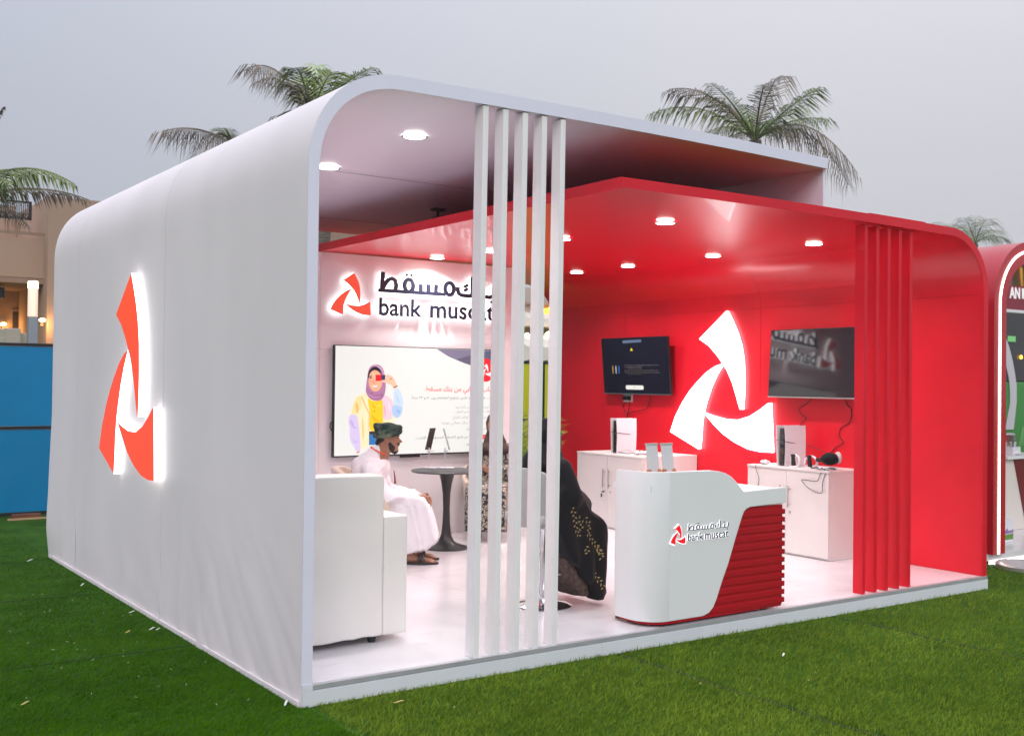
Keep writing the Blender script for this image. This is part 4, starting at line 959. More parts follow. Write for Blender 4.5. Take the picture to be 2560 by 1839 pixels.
# --- the seated man. local: +X forward, +Y his left (away from camera), +Z up
mn = thing('person', 'man in a white robe and green turban sitting with clasped hands beside the table', 'person', (man_xy[0], man_xy[1], Pz), MF, local=True)
B = MB()
hx, hz = .178, 1.038         # head centre
B.ball((hx-.012, 0, hz+.018), (.100, .078, .110), 20, 14)          # skull
B.capsule((hx+.030, 0, hz-.045), (hx+.048, 0, hz-.085), .056, .036)  # jaw and chin
B.capsule((hx+.070, 0, hz+.020), (hx+.103, 0, hz-.018), .009, .013)   # nose
B.ball((hx+.066, 0, hz+.034), (.022, .052, .012))                 # brow
B.ball((hx+.080, 0, hz-.048), (.014, .024, .010))                  # lips
for s_ in (-1, 1): B.ball((hx-.008, s_*.076, hz-.004), (.018, .010, .030)); B.ball((hx+.052, s_*.040, hz-.012), (.022, .022, .022))
B.capsule((hx-.02, 0, hz-.05), (.100, 0, .875), .058, .064)         # neck
B.capsule((.06, 0, .80), (.0, 0, .50), .12, .12)                    # trunk
for s_ in (-1, 1):
    B.capsule((.03, s_*.15, .80), (.175, s_*.205, .565), .048, .042)
    B.capsule((.175, s_*.205, .565), (.435, s_*.070, .545), .042, .027)  # forearm
    B.capsule((0, s_*.09, .50), (.46, s_*.12, .46), .075, .055)       # thigh
    B.capsule((.44, s_*.10, .45), (.385, s_*.10, .09), .045, .034)    # shin
    B.capsule((.37, s_*.10, .045), (.545, s_*.115, .030), .034, .024)  # foot
    for k in range(4): B.capsule((.545, s_*(.115+(k-1.5)*.017), .028), (.575, s_*(.117+(k-1.5)*.019), .022), .011, .009)
    B.capsule((.545, s_*.085, .030), (.585, s_*.085, .024), .014, .011)
# right hand wrapped over left: palms
B.ball((.475, -.042, .548), (.046, .022, .030)); B.ball((.480, .030, .530), (.044, .022, .030))
for k in range(4):
    z = .566-.019*k; r_ = .0088
    B.capsule((.505, -.040, z), (.535, -.022, z-.012), r_, r_); B.capsule((.535, -.022, z-.012), (.532+.003*k, .012, z-.026), r_, r_*.85)
    z2 = .545-.018*k
    B.capsule((.512, .032, z2), (.545-.002*k, .012, z2-.018), r_, r_); B.capsule((.545-.002*k, .012, z2-.018), (.538, -.016, z2-.034), r_, r_*.85)
B.capsule((.470, -.030, .572), (.512, -.006, .585), .010, .009); B.capsule((.475, .026, .560), (.520, .012, .570), .010, .009)
organic('body', B, M_SKIN, mn, .0075, 3, .5)
Rb = MB()
Rb.capsule((.025, 0, .78), (-.01, 0, .52), .150, .165); Rb.ball((.065, 0, .80), (.13, .19, .095)); Rb.ball((-.02, 0, .74), (.12, .17, .14))
Rb.capsule((.03, 0, .85), (.085, 0, .925), .115, .073); Rb.capsule((-.02, 0, .80), (.05, 0, .90), .12, .08)
for s_ in (-1, 1):
    Rb.capsule((.035, s_*.155, .795), (.165, s_*.215, .575), .075, .066)
    Rb.capsule((.165, s_*.215, .575), (.395, s_*.095, .552), .066, .050)
    Rb.capsule((.0, s_*.09, .48), (.455, s_*.12, .475), .100, .078)
# skirt falling from the knees to the hem
sil = [(-.08, .56), (.40, .575), (.50, .545), (.535, .48), (.56, .36), (.60, .205), (.52, .13), (.36, .085), (.27, .11), (.22, .22), (.10, .36), (-.10, .40)]
Rb.prism(sil, fXZ, -.195, .195); Rb.capsule((.46, -.12, .44), (.47, -.13, .22), .075, .075); Rb.capsule((.46, .12, .44), (.47, .13, .22), .075, .075)
def ridge(p, k=2.4): return max(0, 1-abs(noise.noise(p))*k)**2
def man_wr(c):
    v = .004*noise.noise(Vector((c.x*6, c.y*7, c.z*4)))
    if c.z < .5 and c.x > .2: v += .012*math.sin((c.y*38+noise.noise(Vector((c.x*4, c.y*4, c.z*2)))*3))*(min(1, (.5-c.z)/.3))
    if c.z > .5:
        v += .013*ridge(Vector(((c.x-c.z*.7)*9, c.y*5, (c.z+c.x)*3.5+2)))-.004
    else: v += .010*ridge(Vector(((c.x*1.0)*16+c.z*2, c.y*14, c.z*1.6)))-.003
    return v
organic('robe', Rb, M_ROBE, mn, .011, 8, .6, man_wr)
# orange-red embroidered neck edge, tassel, turban, beard, eyes, brows
nk = MB(); nk.tube([(.100+.074*math.cos(a), .072*math.sin(a), .938-.034*math.cos(a)) for a in np.linspace(0, 2*math.pi, 26)], .0065, 6); nk.build('collar_band', mat('orange neck band', (.75, .10, .04), rough=.7), mn, smooth=True)
ts = MB(); ts.tube([(.225, -.02, .78), (.235, -.022, .72), (.238, -.022, .665)], [.003, .006, .009], 6); ts.build('tassel', mat('dark red tassel', (.25, .03, .02), rough=.8), mn, smooth=True)
bd = MB(); bd.capsule((hx+.030, 0, hz-.064), (hx+.050, 0, hz-.092), .054, .033); bd.capsule((hx+.006, -.055, hz-.02), (hx+.03, -.045, hz-.07), .020, .020); bd.capsule((hx+.006, .055, hz-.02), (hx+.03, .045, hz-.07), .020, .020)
bd.capsule((hx+.082, -.026, hz-.040), (hx+.089, .0, hz-.034), .008, .009); bd.capsule((hx+.082, .026, hz-.040), (hx+.089, .0, hz-.034), .008, .009)
organic('beard', bd, M_BEARD, mn, .006, 2, .5)
ey = MB()
for s_ in (-1, 1): ey.ball((hx+.0765, s_*.033, hz+.012), (.008, .012, .005), 10, 6)
ey.build('eyes', mat('dark eye', (.02, .015, .012), rough=.2), mn, smooth=True)
eb = MB()
for s_ in (-1, 1): eb.capsule((hx+.087, s_*.016, hz+.031), (hx+.070, s_*.052, hz+.034), .0045, .003, 8)
eb.capsule((hx-.06, -.062, hz+.01), (hx-.085, 0, hz-.03), .03, .03); eb.capsule((hx-.06, .062, hz+.01), (hx-.085, 0, hz-.03), .03, .03)
eb.build('hair', M_BEARD, mn, smooth=True)
tb = MB()
tb.ball((hx-.015, 0, hz+.085), (.112, .092, .060), 24, 12)
for k in range(4):
    pts = []
    for a in np.linspace(0, 2*math.pi, 30):
        rr = 1+.03*math.sin(3*a+k)
        pts.append((hx-.012+.106*rr*math.cos(a), .087*rr*math.sin(a), hz+.052+.022*k+(.016-.006*k)*math.sin(a*1+k*1.4)+.016*math.cos(a)*(1 if k < 2 else -.6)))
    tb.tube(pts, .022-.002*k, 8)
tb.tube([(hx-.075, -.05, hz+.05), (hx-.10, -.02, hz+.035), (hx-.115, .01, hz+.04)], .02, 8)
organic('turban', tb, M_TURB, mn, .008, 1, .5, lambda c: .0035*noise.noise(Vector((c.x*30, c.y*30, c.z*90))))
for s_ in (-1, 1):
    sd_ = MB(); n = 12
    sole = [(.31+.30*u, s_*(.108+(.045-.012*abs(u-.55))*math.sin(v)*1)) for u, v in []]
    pts = [(.335+.0, .0)] 
    outl = []
    for k in range(20):
        a = 2*math.pi*k/20; outl.append((.462+.155*math.cos(a), s_*.112+.050*math.sin(a)*(1+.15*math.cos(a))))
    sd_.prism(outl, fXY, .001, .020); o = sd_.build('sandal', M_SAND, mn, bevel=.004)
    st_ = MB()
    for x in (.44, .50):
        st_.tube([(x+(.02 if x < .47 else -.02)*math.sin(a), s_*.112+.050*math.cos(a), .018+.052*math.sin(a)) for a in np.linspace(0, math.pi, 12)], .014, 6)
    organic('strap', st_, M_SAND, o, .008, 2, .5)

# --- the woman in the zebra print dress. local +X forward (screen left, toward the viewer)
wm = thing('person', 'woman in a zebra print dress and brown headscarf seated behind the white slats', 'person', (wp.x, wp.y+.05, Pz), WF, local=True)
B = MB(); hx, hz = .06, 1.10
B.ball((hx, 0, hz), (.090, .070, .105), 18, 12); B.capsule((hx+.03, 0, hz-.05), (hx+.045, 0, hz-.08), .045, .030); B.capsule((hx+.070, 0, hz+.01), (hx+.098, 0, hz-.02), .008, .011)
B.ball((hx+.078, 0, hz-.05), (.012, .022, .009)); B.capsule((hx-.01, 0, hz-.06), (.02, 0, .92), .05, .055); B.capsule((.0, 0, .85), (0, 0, .5), .11, .13)
for s_ in (-1, 1):
    B.capsule((0, s_*.16, .88), (.10, s_*.21, .64), .042, .038); B.capsule((.10, s_*.21, .64), (.31, s_*.06, .70), .036, .024)
    B.ball((.345, s_*.045, .705), (.042, .018, .026))
    for k in range(4): B.capsule((.37, s_*.042, .722-.015*k), (.40, s_*.022, .715-.016*k), .008, .007); B.capsule((.40, s_*.022, .715-.016*k), (.395, s_*.002, .700-.016*k), .007, .006)
    B.capsule((.345, s_*.035, .73), (.385, s_*.015, .745), .009, .008)
    B.capsule((0, s_*.09, .50), (.42, s_*.10, .47), .07, .05); B.capsule((.42, s_*.10, .47), (.40, s_*.09, .08), .045, .032); B.capsule((.39, s_*.09, .04), (.54, s_*.10, .028), .032, .024)
organic('body', B, M_SKIN, wm, .009, 3, .5)
D_ = MB(); D_.capsule((.0, 0, .82), (-.02, 0, .52), .145, .17); D_.ball((.0, 0, .84), (.12, .19, .10))
for s_ in (-1, 1): D_.capsule((0, s_*.16, .865), (.10, s_*.215, .65), .068, .062); D_.capsule((.10, s_*.215, .65), (.23, s_*.12, .68), .060, .05); D_.capsule((0, s_*.09, .47), (.42, s_*.10, .465), .10, .085)
D_.prism([(-.12, .52), (.40, .56), (.50, .50), (.53, .30), (.53, .10), (.34, .08), (.20, .25), (-.12, .36)], fXZ, -.20, .20)
organic('dress', D_, M_ZEBRA, wm, .013, 8, .6, cloth_noise(.010, (9, 14, 4), .005, seed=4))
Hh = MB(); Hh.ball((hx-.022, 0, hz+.012), (.098, .088, .122), 18, 12); Hh.capsule((hx-.02, 0, hz-.08), (.0, 0, .90), .082, .13); Hh.ball((.05, 0, .86), (.12, .16, .09)); Hh.capsule((.0, -.12, .86), (.10, -.14, .80), .06, .04)
hj = organic('headscarf', Hh, M_BROWNH, wm, .009, 5, .6, cloth_noise(.007, (14, 14, 20), .003, seed=2))
for s_ in (-1, 1):
    s2 = MB(); s2.capsule((.40, s_*.09, .045), (.56, s_*.10, .035), .042, .034); o = organic('shoe', s2, M_BLACK, wm, .008, 2)
    MB().prism([(.47+.13*math.cos(a), s_*.095+.044*math.sin(a)) for a in np.linspace(0, 2*math.pi, 16)[:-1]], fXY, .001, .018).build('sole', MC, o)

# --- the woman in the black abaya on the bar stool. local +X forward
ab = thing('person', 'woman in a black robe with gold leaf embroidery sitting on the bar stool', 'person', (bx, by, Pz), SF, local=True)
B = MB(); hx, hz = .045, 1.165
B.ball((hx, 0, hz), (.090, .070, .105), 16, 12); B.capsule((hx+.03, 0, hz-.05), (hx+.045, 0, hz-.08), .045, .030); B.capsule((hx+.07, 0, hz+.01), (hx+.096, 0, hz-.02), .008, .010)
B.capsule((hx, 0, hz-.06), (.0, 0, .98), .05, .06); B.capsule((-.01, 0, .94), (0, 0, .72), .12, .14)
for s_ in (-1, 1):
    B.capsule((0, s_*.16, .97), (.05, s_*.20, .76), .045, .04); B.capsule((.05, s_*.20, .76), (.25, s_*.10, .70), .038, .025); B.ball((.285, s_*.09, .70), (.045, .025, .018))
    for k in range(4): B.capsule((.315, s_*(.108-.014*k), .702), (.365, s_*(.105-.014*k), .69), .008, .007)
    B.capsule((.29, s_*.065, .70), (.325, s_*.045, .695), .009, .008)
    B.capsule((0, s_*.09, .72), (.36, s_*.11, .56), .08, .055); B.capsule((.36, s_*.11, .56), (.30, s_*.11, .25), .050, .034); B.capsule((.29, s_*.11, .24), (.42, s_*.115, .215), .032, .024)
organic('body', B, M_SKIN, ab, .010, 3, .5)
Ab = MB()
Ab.capsule((-.01, 0, .95), (.0, 0, .76), .145, .175); Ab.ball((-.01, 0, .98), (.12, .20, .09)); Ab.capsule((.0, 0, 1.0), (.03, 0, 1.08), .10, .085)
for s_ in (-1, 1):
    Ab.capsule((0, s_*.16, .95), (.04, s_*.215, .76), .078, .088); Ab.capsule((.04, s_*.215, .76), (.24, s_*.13, .69), .088, .07)
    Ab.capsule((0, s_*.10, .71), (.35, s_*.12, .535), .11, .088)
Ab.prism([(-.06, .84), (.08, .82), (.17, .70), (.25, .63), (.32, .60), (.36, .55), (.375, .46), (.375, .12), (.34, .035), (.26, .05), (.215, .16), (.12, .26), (.0, .38), (-.10, .56), (-.12, .74)], fXZ, -.27, -.10)
Ab.prism([(.0, .72), (.30, .66), (.40, .58), (.42, .44), (.40, .14), (.30, .10), (.22, .26), (.05, .46)], fXZ, -.12, .22)
Ab.capsule((.30, -.18, .18), (.345, -.20, .09), .075, .062)
def ab_wr(c):
    v = .010*noise.noise(Vector((c.x*6, c.y*7, c.z*3)))+.005*noise.noise(Vector((c.x*18, c.y*18, c.z*6)))
    if c.z < .62: v += .010*math.sin(c.x*46+c.y*20+3*noise.noise(Vector((c.x*3, c.y*3, c.z*2))))*min(1, (.62-c.z)/.3)
    return v
abo = organic('robe', Ab, M_ABAYA, ab, .013, 9, .6, ab_wr)
Hh = MB(); Hh.ball((hx-.02, 0, hz+.012), (.104, .094, .122), 18, 12); Hh.capsule((hx-.02, 0, hz-.06), (.0, 0, 1.0), .092, .15); Hh.ball((-.02, 0, .97), (.14, .19, .09)); Hh.capsule((-.08, 0, .99), (-.12, 0, .84), .10, .08)
organic('headscarf', Hh, M_ABAYA, ab, .010, 6, .6, cloth_noise(.006, (10, 10, 16), .003, seed=6))
un = MB(); un.prism([(.02, .36), (.26, .34), (.30, .07), (.20, .06), (.08, .20)], fXZ, -.20, .10)
M_PAIS = mat('patterned underskirt', (.10, .065, .055), rough=.8, var=.75, vs=34)
organic('underskirt', un, M_PAIS, ab, .012, 6, .6, cloth_noise(seed=9))
bpy.context.view_layer.update()
# gold leaf embroidery lies on the cloth
mwi = abo.matrix_world.inverted(); me_ = abo.data
bvh = BVHTree.FromPolygons([v.co[:] for v in me_.vertices], [p.vertices[:] for p in me_.polygons])
def zz(x, y): return ((1140+x/3.1325)/SD, (1020+y/3.1325)/SD)
vines = [[(905, 780), (925, 830), (930, 890), (940, 950), (965, 1010)], [(1010, 860), (1045, 910), (1030, 980), (1065, 1040), (1110, 1090), (1140, 1150)], [(975, 960), (985, 900), (950, 850)],
         [(1015, 1080), (1030, 1130), (1020, 1160)], [(1085, 1290), (1110, 1340), (1150, 1380), (1150, 1420)], [(1100, 1090), (1135, 1130), (1140, 1190)], [(1010, 620), (1012, 660)]]
for vine in vines:
    emb = MB(); side = 1
    for (a, b) in zip(vine[:-1], vine[1:]):
        L = math.hypot(b[0]-a[0], b[1]-a[1]); steps = max(1, int(L/16))
        for k in range(steps):
            t = k/steps; side = -side
            px, py = a[0]+(b[0]-a[0])*t, a[1]+(b[1]-a[1])*t
            dx, dy = (b[0]-a[0])/L, (b[1]-a[1])/L
            d = ray(*zz(px, py)); o_ = mwi @ CO; dd = (mwi.to_3x3() @ d).normalized()
            hit = bvh.ray_cast(o_, dd)
            if hit[0] is None: continue
            loc_, nn = hit[0], hit[1]
            up = mwi.to_3x3() @ Vector(cu_); rt = mwi.to_3x3() @ Vector(cr_)
            ax = (rt*(dx*.5-dy*side*.85)+up*(-dy*.5-dx*side*.85)); ax = (ax-nn*ax.dot(nn)).normalized()*.026; bxv = nn.cross(ax).normalized()*.0055
            c = loc_+nn*.004
            emb.add([c, c+ax*.5+bxv, c+ax+nn*.001, c+ax*.5-bxv], [(0, 1, 2, 3)])
    if emb.v: emb.build('embroidery', M_EMB, ab, fixn=False)

# ================================================================== POTTED PALM behind, right of the back wall
def frond_mesh(mb, S, T, arch, leaf, droop, n=34, w0=.02, rach=.012, side_spread=.75, rnd=.12):
    S, T = Vector(S), Vector(T); C_ = (S+T)/2+Vector((0, 0, arch)); fw = (T-S); fh = Vector((fw.x, fw.y, 0)); fh = fh.normalized() if fh.length > .01 else Vector((1, 0, 0))
    sd2 = fh.cross(Vector((0, 0, 1))).normalized(); pts = []
    for i in range(14):
        t = i/13; pts.append(S*(1-t)**2+C_*2*t*(1-t)+T*t*t)
    mb.tube(pts, [rach*(1-.8*i/13) for i in range(14)], 5)
    for i in range(n):
        t = .12+.88*(i+.5)/n; p = S*(1-t)**2+C_*2*t*(1-t)+T*t*t; tg = ((C_-S)*2*(1-t)+(T-C_)*2*t).normalized()
        L = leaf*1.15*math.sin(math.pi*(.12+.80*t))**.7*(1+random.uniform(-rnd, rnd)*1.6)
        for s_ in (-1, 1):
            d1 = (sd2*s_*side_spread+tg*.55+Vector((0, 0, .12-droop*.35+random.uniform(-.1, .1)))).normalized()
            d2 = (sd2*s_*side_spread*.5+tg*.45+Vector((random.uniform(-.08, .08), 0, -droop))).normalized()
            a = p; b = p+d1*L*.45; c = b+d2*L*.55; wv = tg*w0*.5
            mb.add([a-wv*.5, a+wv*.5, b+wv, b-wv, c], [(0, 1, 2, 3), (3, 2, 4)])
def leaf_mat(name, c0, c1, vs=3):
    m = mat(name, c0, rough=.5, var=0); t = m.node_tree; b = t.nodes['Principled BSDF']
    g_ = N(t, 'ShaderNodeTexCoord'); n = N(t, 'ShaderNodeTexNoise'); n.inputs['Scale'].default_value = vs; n.inputs['Detail'].default_value = 4; t.links.new(g_.outputs['Object'], n.inputs['Vector'])
    r = N(t, 'ShaderNodeValToRGB'); e = r.color_ramp.elements; e[0].position = .38; e[0].color = c0+(1,); e[1].position = .62; e[1].color = c1+(1,)
    t.links.new(n.outputs['Fac'], r.inputs[0]); t.links.new(r.outputs[0], b.inputs['Base Color']); return m
M_LG = leaf_mat('palm leaf green', (.055, .085, .02), (.19, .24, .06), 1.5)
M_LB = leaf_mat('dry palm leaf', (.075, .05, .035), (.22, .17, .12), 2)
M_LBG = leaf_mat('bright young palm leaf', (.16, .28, .02), (.38, .50, .05), 2)
M_TRK = mat('palm trunk bark', (.14, .11, .09), rough=.9, var=.4, vs=7, bump=.8, bs=14, bdist=.03, stretch=(1, 1, 3))
pp = PY(1165, 1060, 5.0)
po = thing('potted_palm', 'green leafy palm plant in a pot behind the back wall opening', 'plant', (pp.x, pp.y, Pz))
MB().lathe([(.0, 0), (.13, 0), (.17, .30), (.175, .32), (.15, .32), (.0, .29)], (pp.x, pp.y, Pz+.001), 24).build('pot', M_WPAINT, po, smooth=40)
for k in range(14):
    a = k*2.4+.3; r_ = .25+.30*random.random(); hh = .75+.45*random.random(); mb = MB()
    frond_mesh(mb, (pp.x+.02*math.cos(a), pp.y+.02*math.sin(a), Pz+.30), (pp.x+r_*math.cos(a), pp.y+r_*math.sin(a), Pz+hh), .25, .30, .25, n=16, w0=.018, rach=.006)
    mb.build('frond', M_LBG, po, fixn=False)

# ================================================================== LITTER on the turf
def scrap(px, py, L, col_, label, rot=0.):
    p = PZ(px, py, .022); t = MB(); c, s_ = math.cos(rot), math.sin(rot)
    pts = [(-L, -.003), (-L*.4, -.006), (L*.5, -.005), (L, .0), (L*.5, .006), (-L*.4, .005)]
    vs = [(p.x+c*a-s_*b, p.y+s_*a+c*b, .022+.006*math.sin(a/L*2)) for a, b in pts]; vs2 = [(x, y, z+.0025) for x, y, z in vs]
    n = len(vs); t.add(vs+vs2, [tuple(range(n)), tuple(range(2*n-1, n-1, -1))]+[(i, i+n, (i+1) % n+n, (i+1) % n) for i in range(n)])
    tag(t.build('litter_scrap', col_, None), label, 'litter', 'small scraps lying on the turf')
M_SCW = mat('pale paper scrap', (.75, .74, .70), rough=.8); M_SCY = mat('dry yellow leaf', (.55, .42, .14), rough=.8)
scrap(66, 1240, .03, M_SCW, 'white paper scrap on the dark turf near the blue panels', .3)
scrap(182, 1294, .03, M_SCW, 'crumpled white scrap on the dark turf nearest the side wall', .8)
scrap(245, 1306, .02, M_SCY, 'yellow leaf scrap at the foot of the white side wall', .5)
scrap(292, 1354, .02, M_SCW, 'pale sliver on the dark turf below the side emblem', -.3)
scrap(336, 1391, .022, M_SCW, 'longest pale sliver on the dark turf midway along the side wall', .2)
scrap(350, 1392, .012, M_SCW, 'tiny pale chip beside the longest sliver on the dark turf', -.4)
scrap(283, 1398, .018, M_SCY, 'yellowish sliver lowest on the dark turf left of the wall middle', .1)
scrap(883, 1553, .028, M_SCY, 'yellow curled leaf on the bright turf in front of the platform', -.5)
scrap(633, 1556, .035, M_SCW, 'white thread scrap at the front corner of the side wall', .9)
scrap(55, 1556, .022, M_SCY, 'yellow leaf in the lower left part of the dark turf', .1)
scrap(1735, 1449, .02, M_SCW, 'small pale chip on the bright turf in front of the counter', .4)

cr2 = MB()
for k in range(60):
    if k < 48: x, y = -.05-abs(random.gauss(0, .55)), random.uniform(.2, 4.6)
    else: x, y = random.uniform(.3, 6), -random.uniform(.1, 1.4)
    a = random.uniform(0, 3.14); L = random.uniform(.003, .010); z = random.uniform(.016, .024)
    cr2.obox((x, y, z), (L*math.cos(a), L*math.sin(a), .002), (-.0018*math.sin(a), .0018*math.cos(a), 0), (0, 0, .0008))
tag(cr2.build('litter_crumbs', mat('pale litter crumb', (.34, .33, .20), rough=.9, var=.5, vs=2), None), 'tiny pale crumbs strewn over the turf beside the white wall', 'litter', kind='stuff')
# ================================================================== FENCE PANELS behind
M_FRAME = mat('black steel frame', (.015, .015, .018), rough=.5)
M_BLUE = mat('blue banner print', (.0, .21, .46), rough=.45, var=.10, vs=1.5); M_LIME = mat('lime banner print', (.55, .55, .015), rough=.5, var=.06, vs=1.5)
def fence(name, label, x0, x1, y, m, n, z0=.055, z1=2.0):
    t = thing(name, label, 'fence', (x0, y, 0))
    for i in range(n+1):
        x = x0+(x1-x0)*i/n; MB().box(x-.02, x+.02, y-.02, y+.02, 0, z1+.02).build('post', M_FRAME, t)
    for z in (z0-.02, (z0+z1)/2+.005, z1): MB().box(x0, x1, y-.024, y-.0205, z-.018, z+.018).build('rail', M_FRAME, t)
    for i in range(n):
        a, b = x0+(x1-x0)*i/n+.022, x0+(x1-x0)*(i+1)/n-.022
        for c, d in ((z0, (z0+z1)/2-.015), ((z0+z1)/2+.025, z1-.02)): MB().box(a, b, y-.016, y-.008, c, d).build('panel', m, t, bevel=.002)
    return t
fence('panel_fence', 'blue banner panels in a black frame left of the booth', -3.3, 2.7, 8.62, M_BLUE, 3, .065, 2.01)
fence('panel_fence', 'lime green banner panels in a black frame seen through the rear opening', 6.2, 10.2, 9.0, M_LIME, 2, .12, 1.95)
t = thing('timber_offcut', 'brown timber block lying under the blue panels', 'timber', (PZ(62, 1150, 0).x, 8.42, 0))
p = PZ(62, 1150, 0); MB().box(p.x-.16, p.x+.14, 8.38, 8.50, .002, .06).build('block', mat('brown timber', (.16, .06, .03), rough=.8, var=.3, vs=9), t, bevel=.004)
MB().box(p.x-.22, p.x+.20, 8.34, 8.375, .002, .022).build('batten', mat('pale timber', (.45, .30, .16), rough=.8), t, bevel=.002)

# ================================================================== LAMP COLUMN
lx, ly = .93, 11.0
t = thing('lamp_column', 'grey square post with a lit glass cylinder on top', 'lamp', (lx, ly, 0))
MB().box(lx-.058, lx+.058, ly-.06, ly+.06, 0, 2.46).build('post', mat('grey lamp post', (.30, .33, .36), rough=.5, var=.06, vs=6), t, bevel=.006)
M_GLS = mat('frosted lamp tube', (.85, .72, .62), rough=.35, emit=(1, .62, .42), es=.55)
MB().lathe([(.065, 2.462), (.065, 2.93), (.055, 2.945), (.0, 2.945)], (lx, ly, 0), 28).build('glass_tube', M_GLS, t, smooth=40)
MB().lathe([(.0665, 2.85), (.0665, 2.935), (.055, 2.948)], (lx, ly, 0), 28).build('lamp', emi('warm lamp glow', (1, .80, .50), 6), t, smooth=True)
MB().box(lx-.012, lx+.012, ly-.074, ly-.0665, 2.47, 2.86).build('light_rod', emi('warm light rod', (1, .68, .42), 1.6), t)

# ================================================================== HOTEL BUILDING (far behind, beige)
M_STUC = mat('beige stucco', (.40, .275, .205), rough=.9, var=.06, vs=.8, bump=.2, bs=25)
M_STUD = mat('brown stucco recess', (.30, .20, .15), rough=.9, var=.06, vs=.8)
M_WIND = mat('dark window', (.03, .028, .03), rough=.2)
by_ = 20.0
hb = thing('hotel_building', 'beige stucco building with an iron balcony left behind the booth', 'building', (2, by_, 0))
xa = PY(97, 600, by_).x
ztop = PY(150, 444, by_).z; zsof = PY(50, 614, by_).z
MB().box(-14, xa, by_, by_+4, zsof, ztop-.9).build('upper_wall', M_STUC, hb)
MB().box(xa+.002, 14, by_-.35, by_+4, 0, ztop).build('wall_pier', M_STUC, hb)
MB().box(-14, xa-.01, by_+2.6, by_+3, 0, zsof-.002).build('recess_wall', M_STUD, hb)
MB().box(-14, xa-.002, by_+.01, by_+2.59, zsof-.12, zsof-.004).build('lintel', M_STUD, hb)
MB().box(-14, xa-.003, by_+3.0, by_+3.4, ztop-.9, ztop+.2).build('balcony_back_wall', M_STUC, hb)
MB().box(-14, xa-.004, by_-.02, by_-.003, zsof+2.0-.03, zsof+2.0).build('string_course', M_STUD, hb) if False else MB().box(-14, xa-.004, by_-.03, by_-.003, PY(50, 576-60, by_).z-.03, PY(50, 576-60, by_).z+.03).build('string_course', M_STUD, hb)
rl = MB(); zr0, zr1 = PY(50, 487, by_).z, PY(50, 450, by_).z; xr0, xr1 = PY(-40, 480, by_).x, PY(67, 480, by_).x
rl.box(xr0, xr1, by_-.05, by_-.02, zr1, zr1+.04); rl.box(xr0, xr1, by_-.05, by_-.02, zr0, zr0+.04); rl.box(xr1-.03, xr1+.02, by_-.05, by_-.02, zr0, zr1+.04); rl.box((xr0+xr1)/2-.02, (xr0+xr1)/2+.02, by_-.05, by_-.02, zr0, zr1)
for k in range(26): x = xr0+(xr1-xr0)*k/26; rl.box(x-.008, x+.008, by_-.045, by_-.03, zr0, zr1)
for k in range(16): x = xr0+(xr1-xr0)*(k+.5)/16; rl.tube([(x+.05*math.cos(a), by_-.035, zr0+.09+.05*math.sin(a)) for a in np.linspace(0, 2*math.pi, 9)], .008, 4)
rl.build('balcony_railing', M_FRAME, hb)
a, b = PY(28, 690, by_+2.59), PY(45, 726, by_+2.59); wf = MB().box(a.x, b.x, by_+2.56, by_+2.598, b.z-.3, a.z).build('window', M_WIND, hb)
MB().box(a.x-.03, b.x+.03, by_+2.57, by_+2.595, a.z+.002, a.z+.05).build('frame', M_STUC, wf)
a, b = PY(-10, 636, by_+1), PY(8, 660, by_+1); MB().box(a.x, b.x, by_+.9, by_+1, b.z, a.z).build('window', M_WIND, hb)
def sconce(px, py, yy, label, parent=None):
    p = PY(px, py, yy); t = thing('wall_light', label, 'wall light', p, group='warm wall lights on the hotel')
    MB().ball((p.x, yy-.08, p.z), (.07, .05, .04)).build('shade', emi('warm sconce', (1, .72, .35), 9), t, smooth=True)
    MB().box(p.x-.03, p.x+.03, yy-.05, yy-.005, p.z-.12, p.z-.045).build('bracket', M_FRAME, t)
    ld = bpy.data.lights.new('wall_lamp', 'POINT'); ld.energy = 16; ld.color = (1, .50, .16); ld.shadow_soft_size = .06; lo_ = bpy.data.objects.new('wall_lamp', ld); COL.objects.link(lo_); lo_.parent = t; lo_.location = (0, -.20, -.12)
sconce(6, 718, by_+2.55, 'glowing warm wall light at the left end of the beige building recess')
sconce(92, 709, by_-.36, 'glowing warm wall light on the beige pier beside the lamp column')
# low pale seats behind the blue panels
lw = thing('garden_seat', 'stepped cream block seat behind the blue panels', 'seat', (1.2, 14, 0))
for (xl, xr_, yt) in ((15, 46, 726), (20, 62, 736), (13, 60, 745)):
    a, b = PY(xl, yt, 14), PY(xr_, 765, 14); MB().box(a.x, b.x, 14+.1*(yt-726)/10, 14.8, 0, a.z).build('block', mat('cream stone', (.52, .46, .38), rough=.8), lw, bevel=.02)
a, b = PY(90, 746, 14.5), PY(112, 765, 14.5); t = thing('parked_cart', 'low dark planter with pale rim right of the lamp column', 'planter', ((a.x+b.x)/2, 14.5, 0))
t.name = 'planter'
MB().box(a.x, b.x+.6, 14.5, 15, 0, a.z-.08).build('box', mat('dark brown panel', (.09, .05, .04), rough=.7), t); MB().box(a.x-.03, b.x+.63, 14.47, 15.03, a.z-.078, a.z).build('rim', mat('cream stone', (.5, .45, .4)), t)

